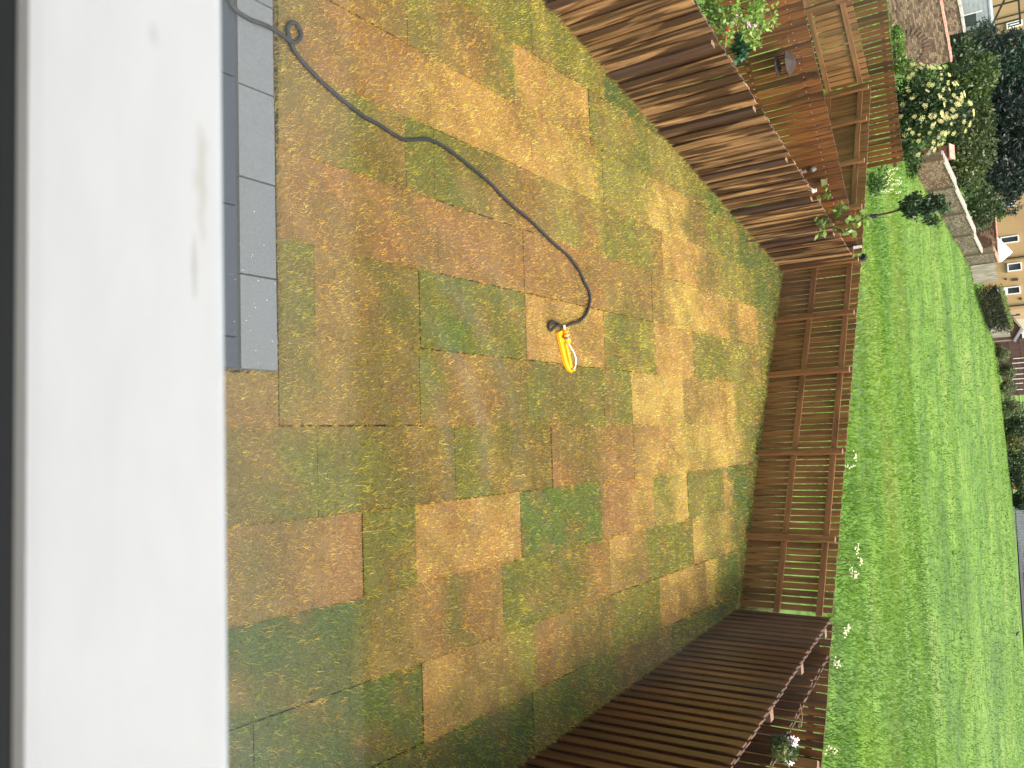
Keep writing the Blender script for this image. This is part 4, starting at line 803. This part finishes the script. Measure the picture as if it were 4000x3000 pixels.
q = PY((3958, 1218), 88); r_ = thing('storage_box', 'dark blue storage box with a pale blue panel beside the ochre house', 'box', (q.x, 88, q.z)); MB().box((0, 0, -.6), (.75, .7, 2.2), cham=.02).build('body', MAT['navy'], r_); MB().box((0, -.37, .05), (.62, .03, .3)).build('panel', MAT['paleblue'], r_)
# grey shed and dark frames by the leftmost house
q = PY((3825, 40), 70); r_ = thing('shed', 'pale blue grey boarded shed with a white edged door by the leftmost house', 'shed', (q.x, 70, -2.6), .25)
hh = PY((3862, 30), 70).z + 2.6
for k in range(9): MB().box((0, random.uniform(-.004, .004), (k + .5) * hh / 9), (2.6, .12, hh / 9 - .02)).build('board', MAT['greyshed'], r_)
MB().box((.55, -.09, 1.0), (.8, .04, 1.9)).build('door', MAT['glass_d'], r_); MB().box((.1, -.1, 1.6), (.07, .05, 1.5)).build('door_edge', MAT['canvas'], r_); MB().box((0, 1.4, hh + .05), (2.9, 3.0, .1)).build('roof', MAT['greyshed'], r_)
r_ = thing('pergola', 'dark timber frame leaning against the leftmost ochre house', 'pergola', (PY((3900, 30), 80).x, 80, -2.6))
for x_ in (-1.6, -.2, 1.4): MB().box((x_, 0, 2.2), (.12, .12, 4.4)).build('post', MAT['pipe'], r_)
MB().box((0, 0, 4.3), (3.6, .14, .14)).build('beam', MAT['pipe'], r_); MB().box((0, .1, 3.0), (3.9, .12, .14), Matrix.Rotation(.5, 3, 'Y')).build('brace', MAT['pipe'], r_)

# ------------------------------------------------------------------ sapling, umbels, small things
r_ = thing('sapling', 'young staked tree with drooping dark leaves just outside the back fence', 'tree')
sb, s1, s2_ = PY((3395, 848), 16.9), PY((3520, 818), 16.9), PY((3560, 800), 16.9)
MB().tube(catmull([(sb.x + .02, 16.9, -.1), sb, s1, s2_], 4), [.02] * 13, 7).build('trunk', MAT['bark'], r_)
MB().tube([sb - Vector((.0, .02, .05)), sb + Vector((0, -.02, .14))], .045, 8).build('tree_tie', MAT['cloth'], r_)
arms = [[(3520, 818), (3560, 780), (3595, 768)], [(3530, 815), (3600, 790), (3660, 795), (3690, 805)], [(3530, 815), (3590, 815), (3640, 830)], [(3525, 818), (3570, 835), (3620, 855), (3665, 868)], [(3530, 815), (3620, 775), (3680, 775)], [(3535, 815), (3610, 800), (3700, 815)]]
ce = []; br_ = MB()
for k, a_ in enumerate(arms):
    yy = 16.9 + (k % 3 - 1) * .18; pts_ = catmull([PY(p, 16.9 if i == 0 else yy) for i, p in enumerate(a_)], 5); br_.tube(pts_, [.012 - .008 * i / len(pts_) for i in range(len(pts_))], 5); ce += [tuple(p) for p in pts_[2:]]
br_.build('branches', MAT['bark'], r_)
leaf_cloud('crown', MAT['leaf'], ce, [(.10, .10, .10)] * len(ce), 2600, .07, [(34, 56, 30), (48, 76, 38), (66, 98, 50)], r_, shell=.1, droop=1.5, aspect=.45)
def umbel(p, y_, zb, k, tall=False):
    q = PY(p, y_); r = thing('umbel_stem', k, 'wildflower', (q.x, q.y, zb), 0, 'white flowered stems outside the back fence'); h = q.z - zb
    MB().tube(catmull([(random.uniform(-.04, .04), 0, 0), (random.uniform(-.03, .03), 0, h * .5), (0, 0, h)], 3), .006, 5).build('stem', MAT['stem'], r); m = MB()
    for j in range(11 if not tall else 12):
        if tall: c_ = (random.gauss(0, .02), random.gauss(0, .02), h - j * .012)
        else: c_ = (random.gauss(0, .035), random.gauss(0, .025), h + random.gauss(0, .012))
        m.box(c_, (.02, .02, .012), Matrix.Rotation(random.uniform(0, 3), 3, 'Z'), cham=.003)
    m.build('flower_head', fl_m, r); return r
fl_m = plain('creamy_umbel', s2l((238, 236, 200)), s2l((222, 222, 176)), 12, .7)
U = [(3348, 2148), (3362, 2190), (3328, 2228), (3344, 2245), (3314, 2448), (3302, 2472), (3275, 2595), (3262, 2585), (3268, 2935), (3340, 1782), (3338, 1820)]
w1 = ['first white flowered stem standing over the back fence near its right half', 'tallest white flowered stem over the back fence near its right half', 'low white flowered stem left of the tallest pair', 'small white flowered stem beside the tallest one', 'white umbel right above the corner of the right fence', 'smaller white umbel just right of the corner of the fences',
      'white flowered stem beyond the neighbour garden, nearest its corner', 'short white flowered stem just over the neighbour fence top', 'white flower spike at the bottom edge beyond the neighbour fence', 'round cream flower head over the middle of the back fence', 'pale flower spike right of the round cream flower head']
for p, k in zip(U, w1):
    y_ = BFy(PY(p, 14).x) + .35; umbel(p, y_, 0, k, 'spike' in k)
V_ = [(3480, 665), (3495, 680), (3505, 655), (3488, 700), (3520, 700), (3500, 720), (3524, 715), (3470, 720), (3465, 745), (3520, 750), (3475, 690), (3490, 740)]
for i, p in enumerate(V_): tag(umbel(p, 22.5 + .15 * (i % 4), zf(0, 22.5), 'pale flower spike in the tall clump between the far fence and the field wall', True), group='flower spikes in the clump by the field wall')
r_ = tree('nettle_clump', 'dark green weed clump in the rough grass beside the far fence corner', 'weed', PY((3425, 700), 20.5), (.35, .3, .3), 900, .07, [(50, 80, 36), (74, 108, 48), (104, 136, 66)], -.2, nb=6, tr=.02)
# crow on the field, black rag at the fence corner
q = G((3958, 2474), -2.56); r_ = thing('crow', 'black crow standing far out on the meadow near the right edge', 'crow', (q.x, q.y, -2.5), 2.4); bd = MB()
prof_ = [(-.26, .20, .012), (-.2, .21, .04), (-.1, .22, .085), (0, .24, .10), (.1, .28, .085), (.17, .34, .05), (.2, .38, .052), (.24, .40, .045), (.28, .395, .02), (.34, .38, .004)]
bd.tube([(a_, 0, b_) for a_, b_, _ in prof_], [c_ for _, _, c_ in prof_], 10); bd.build('body', MAT['feather'], r_, smooth=True)
for s_ in (-1, 1):
    w_ = MB(); w_.add([(.1, s_ * .09, .3), (-.28, s_ * .05, .21), (-.1, s_ * .12, .2), (.1, s_ * .1, .2), (0, s_ * .115, .26)], [(0, 4, 3), (0, 1, 4), (1, 2, 4), (2, 3, 4)]); w_.build('wing', MAT['feather'], r_)
    MB().tube([(.0, s_ * .04, .16), (-.01, s_ * .04, .07), (.02, s_ * .04, 0), (.07, s_ * .04, 0)], .008, 5).build('leg', MAT['feather'], r_)
q = PY((3376, 1008), 16.15); m = MB(); 
for j in range(9): m.box((random.gauss(0, .03), random.gauss(0, .02), random.gauss(-.02, .05)), (random.uniform(.05, .1), .02, random.uniform(.06, .13)), Matrix.Rotation(random.uniform(-1, 1), 3, 'Y') @ Matrix.Rotation(random.uniform(0, 3), 3, 'Z'), cham=.02)
o = m.build('black_rag', MAT['cloth'], label='crumpled black rag caught behind the top of the far left fence corner', cat='rag'); o.location = q
# ------------------------------------------------------------------ next door on the left: roses, lantern, ornaments, plum branch
def on_nf(p, off=.0):          # line of sight met with the orange fence's plane, moved towards us by OFF
    a_, b_ = Vector(nA), Vector(nB); n2 = Vector(((b_ - a_).y, -(b_ - a_).x)).normalized(); a2 = a_ + n2 * off; d = ray(p)
    t = n2.dot(a2) / (n2.x * d.x + n2.y * d.y); return Vector((d.x * t, d.y * t, H + d.z * t))
r_ = thing('rose_bush', 'light green leafy rose with red and pink blooms behind the left fence', 'shrub')
st = [[(2730, -60), (2800, 20), (2870, 60), (2905, 90)], [(2760, -40), (2900, -10), (2990, 10), (3020, 5)], [(2850, 20), (2930, 40), (3010, 45), (3030, 75)], [(2870, 60), (2900, 90), (2930, 120), (2950, 160)], [(2790, 30), (2820, 90), (2830, 130), (2826, 155)], [(2760, 10), (2790, 70), (2800, 110)], [(2920, 60), (2960, 90), (2975, 105)], [(2880, -20), (2960, 0), (3000, 55), (3015, 60)]]
ce = []; m = MB()
for k, a_ in enumerate(st):
    yy = 9.9 + .12 * (k % 4) ; pts_ = catmull([PY(p, yy + (p[0] - 2800) * .0011) for p in a_], 5); m.tube(pts_, .006, 5); ce += [tuple(p) for p in pts_]
    m.tube([pts_[0], (pts_[0].x, pts_[0].y, 0)], .008, 5)
m.build('stems', MAT['bark'], r_)
leaf_cloud('foliage', MAT['leaf'], ce, [(.11, .11, .11)] * len(ce), 1500, .065, [(70, 104, 44), (104, 142, 58), (142, 176, 78), (176, 206, 110)], r_, shell=.1, aspect=.6)
def bloom(ps, y_, mat, s_, par, nm_='bloom'):
    for p in ps:
        m = MB(); q = PY(p, y_)
        for j in range(7):
            v = Vector((random.gauss(0, 1), random.gauss(0, 1), random.gauss(0, 1))).normalized() * s_ * .5; m.lathe([(s_ * .15, -s_ * .2), (s_ * .4, 0), (s_ * .15, s_ * .2)], q + v, 6)
        m.build(nm_, mat, par)
bloom([(2808, 104), (2812, 112), (2834, 108), (2839, 118), (2826, 142), (2833, 146)], 10.0, MAT['petal_r'], .04, r_)
bloom([(2924, 92), (2925, 102), (2878, 64), (2950, 97), (2862, 90)], 10.1, MAT['petal_p'], .035, r_)
q = PY((2880, 195), 11.0); tree('laurel_plant', 'dark green leafy plant under the red roses', 'plant', (q.x, q.y, q.z), (.2, .16, .2), 420, .085, [(28, 66, 44), (36, 86, 54), (56, 108, 64)], 0, nb=6, tr=.012)
# hanging lantern with a pointed roof
q = on_nf((3062, 252), .28); r_ = thing('hanging_lantern', 'dark brown eight sided lantern bird feeder hanging on the orange fence', 'lantern', q); r_.scale = (.82, .82, .86)
MB().lathe([(.19, -.13), (.2, -.125), (.2, -.105), (.17, -.095)], n=8).build('tray', MAT['lantern'], r_); MB().lathe([(.245, .07), (.25, .085), (.11, .19), (.02, .225)], n=8).build('roof', MAT['lantern'], r_); MB().lathe([(.012, .225), (.02, .24), (.008, .27)], n=8).build('finial', MAT['lantern'], r_)
for k in range(8):
    a_ = math.pi / 8 + k * math.pi / 4; MB().tube([(.165 * math.cos(a_), .165 * math.sin(a_), -.1), (.165 * math.cos(a_), .165 * math.sin(a_), .08)], .011, 6).build('post', MAT['lantern'], r_)
MB().tube([(0, 0, .265), (-.09, .11, .30), (-.15, .19, .26)], .006, 6).build('hook', MAT['pipe'], r_)
q = on_nf((3140, 670), .06); r_ = thing('wooden_plaque', 'small pale wooden plaque fixed on the orange fence', 'plaque', q, .73); MB().box((0, 0, 0), (.05, .04, .07)).build('board', MAT['end_grain'], r_); MB().box((0, 0, -.04), (.12, .05, .012)).build('shelf', MAT['end_grain'], r_)
q = on_nf((3174, 662), .05); MB_ = MB().lathe([(.01, -.06), (.04, -.03), (.05, .01), (.03, .05), (.006, .07)], n=10); o = MB_.build('slate_heart', MAT['grey_pl'], label='small grey slate ornament right of the pale wooden plaque', cat='ornament'); o.location = q
q = on_nf((3162, 740), .1); r_ = thing('jar_cluster', 'cluster of small pale jars hanging low on the orange fence', 'jars', q)
for dx_, dy_, dz_, s_ in ((-.08, .0, -.05, .03), (-.04, -.02, -.02, .028), (.0, 0, .0, .034), (.03, .02, .05, .045)): MB().lathe([(s_ * .8, -s_), (s_, 0), (s_ * .7, s_), (s_ * .75, s_ * 1.3)], (dx_, dy_, dz_), 10).build('jar', MAT['pale'], r_)
q = on_nf((3220, 712), .07); o = MB().box((0, 0, 0), (.13, .05, .09), Matrix.Rotation(.5, 3, 'Z'), cham=.02).build('fence_planter', MAT['stem'], label='small green planter fixed beside the pale jars', cat='planter'); o.location = q
q = on_nf((3068, 158), .1); tree('dried_flower', 'thin climbing stems with small lilac flower heads left of the lantern', 'flower', (q.x, q.y, q.z), (.09, .05, .09), 90, .035, [(110, 100, 120), (150, 140, 160)], .3, nb=4, tr=.004)
q = on_nf((3350, 965), .05); o = MB().box((0, 0, 0), (.05, .03, .14), cham=.004).build('white_tag', MAT['pale'], label='small white tag on the orange fence near the far corner', cat='tag'); o.location = q
r_ = thing('plum_sapling', 'young fruit tree with big light green leaves and orange tips behind the left fence', 'tree')
st = [[(3185, 905), (3200, 870), (3190, 820), (3188, 795)], [(3190, 890), (3215, 855), (3210, 830)], [(3200, 880), (3260, 850), (3290, 815)], [(3195, 895), (3250, 885), (3300, 870), (3335, 905)], [(3240, 888), (3290, 900), (3340, 915)], [(3300, 868), (3345, 855), (3375, 850), (3388, 835)], [(3210, 740), (3225, 735), (3240, 750)], [(3250, 840), (3275, 820), (3287, 805)], [(3195, 900), (3235, 905), (3285, 905)]]
ce = []; m = MB()
for k, a_ in enumerate(st):
    pts_ = catmull([PY(p, 13.9 + .1 * (k % 3)) for p in a_], 4); m.tube(pts_, .005, 5); ce += [tuple(p) for p in pts_[2:]]
q = PY((3190, 900), 13.95); m.tube([(q.x, q.y, 0), q], .014, 6); m.build('stems', MAT['bark'], r_)
leaf_cloud('foliage', MAT['leaf'], ce, [(.07, .07, .07)] * len(ce), 210, .12, [(78, 108, 46), (112, 140, 60), (140, 168, 84)], r_, shell=.1, aspect=.5, droop=.6)
leaf_cloud('new_leaves', MAT['leaf'], [tuple(PY((3192, 800), 13.95)), tuple(PY((3200, 815), 13.95))], [(.06, .05, .06)] * 2, 26, .09, [(190, 130, 70), (200, 160, 60)], r_, shell=.1, aspect=.5)
# ------------------------------------------------------------------ right: hanging basket with star flowers and its wires
q = PY((3058, 2925), 9.3); r_ = thing('hanging_basket', 'round mossy hanging basket with pinkish white star flowers on the neighbour fence', 'basket', q)
MB().lathe([(.02, -.13), (.09, -.1), (.125, -.02), (.13, .05), (.1, .07)], n=14).build('basket', MAT['stem'], r_)
leaf_cloud('foliage', MAT['leaf'], [(0, 0, 0), (0, 0, .06)], [(.15, .14, .13), (.14, .12, .1)], 700, .045, [(40, 62, 30), (66, 90, 44), (110, 124, 66)], r_, shell=.6)
m = MB()
for p in ((3084, 2888), (3096, 2884), (3112, 2890), (3086, 2903), (3088, 2908), (3106, 2908), (3090, 2942), (3088, 2935), (3076, 2970), (3092, 2980), (3082, 2893), (3094, 2900)):
    c_ = PY(p, 9.3 + random.uniform(-.1, .05)) - q; f_ = MB(); nrm = Vector((random.gauss(0, .3), -1, .8)).normalized(); Mr = nrm.to_track_quat('Z', 'Y').to_matrix()
    for j in range(5):
        a_ = j * 2 * math.pi / 5; f_.box(c_ + Mr @ Vector((math.cos(a_) * .017, math.sin(a_) * .017, 0)), (.03, .012, .004), Mr @ Matrix.Rotation(a_, 3, 'Z'))
    f_.build('flower', MAT['petal_w'], r_); m.tube([(0, 0, .05), c_ * .5 + Vector((0, 0, .06)), c_], .0025, 4)
m.build('flower_stems', MAT['stem'], r_)
w1_, w2_, w3_ = PY((3125, 2750), 10.0), PY((3130, 2838), 9.95), PY((3107, 2785), 9.95)
r_ = thing('wire_hook', 'thin bent wire plant hook sticking up from the neighbour fence', 'hook', w1_)
MB().tube([(0, 0, 0), (w2_ - w1_) * .5 + Vector((0, 0, .02)), w2_ - w1_], .005, 6).build('wire', MAT['end_grain'], r_); MB().tube([w3_ - w1_, (w2_ - w1_) * .75], .0035, 6).build('wire', MAT['end_grain'], r_)
MB().lathe([(.02, -.03), (.035, 0), (.02, .03)], PY((3120, 2832), 9.95) - w1_, 8).build('pod', MAT['bark'], r_)
# a few long blades leaning through the right and back fences
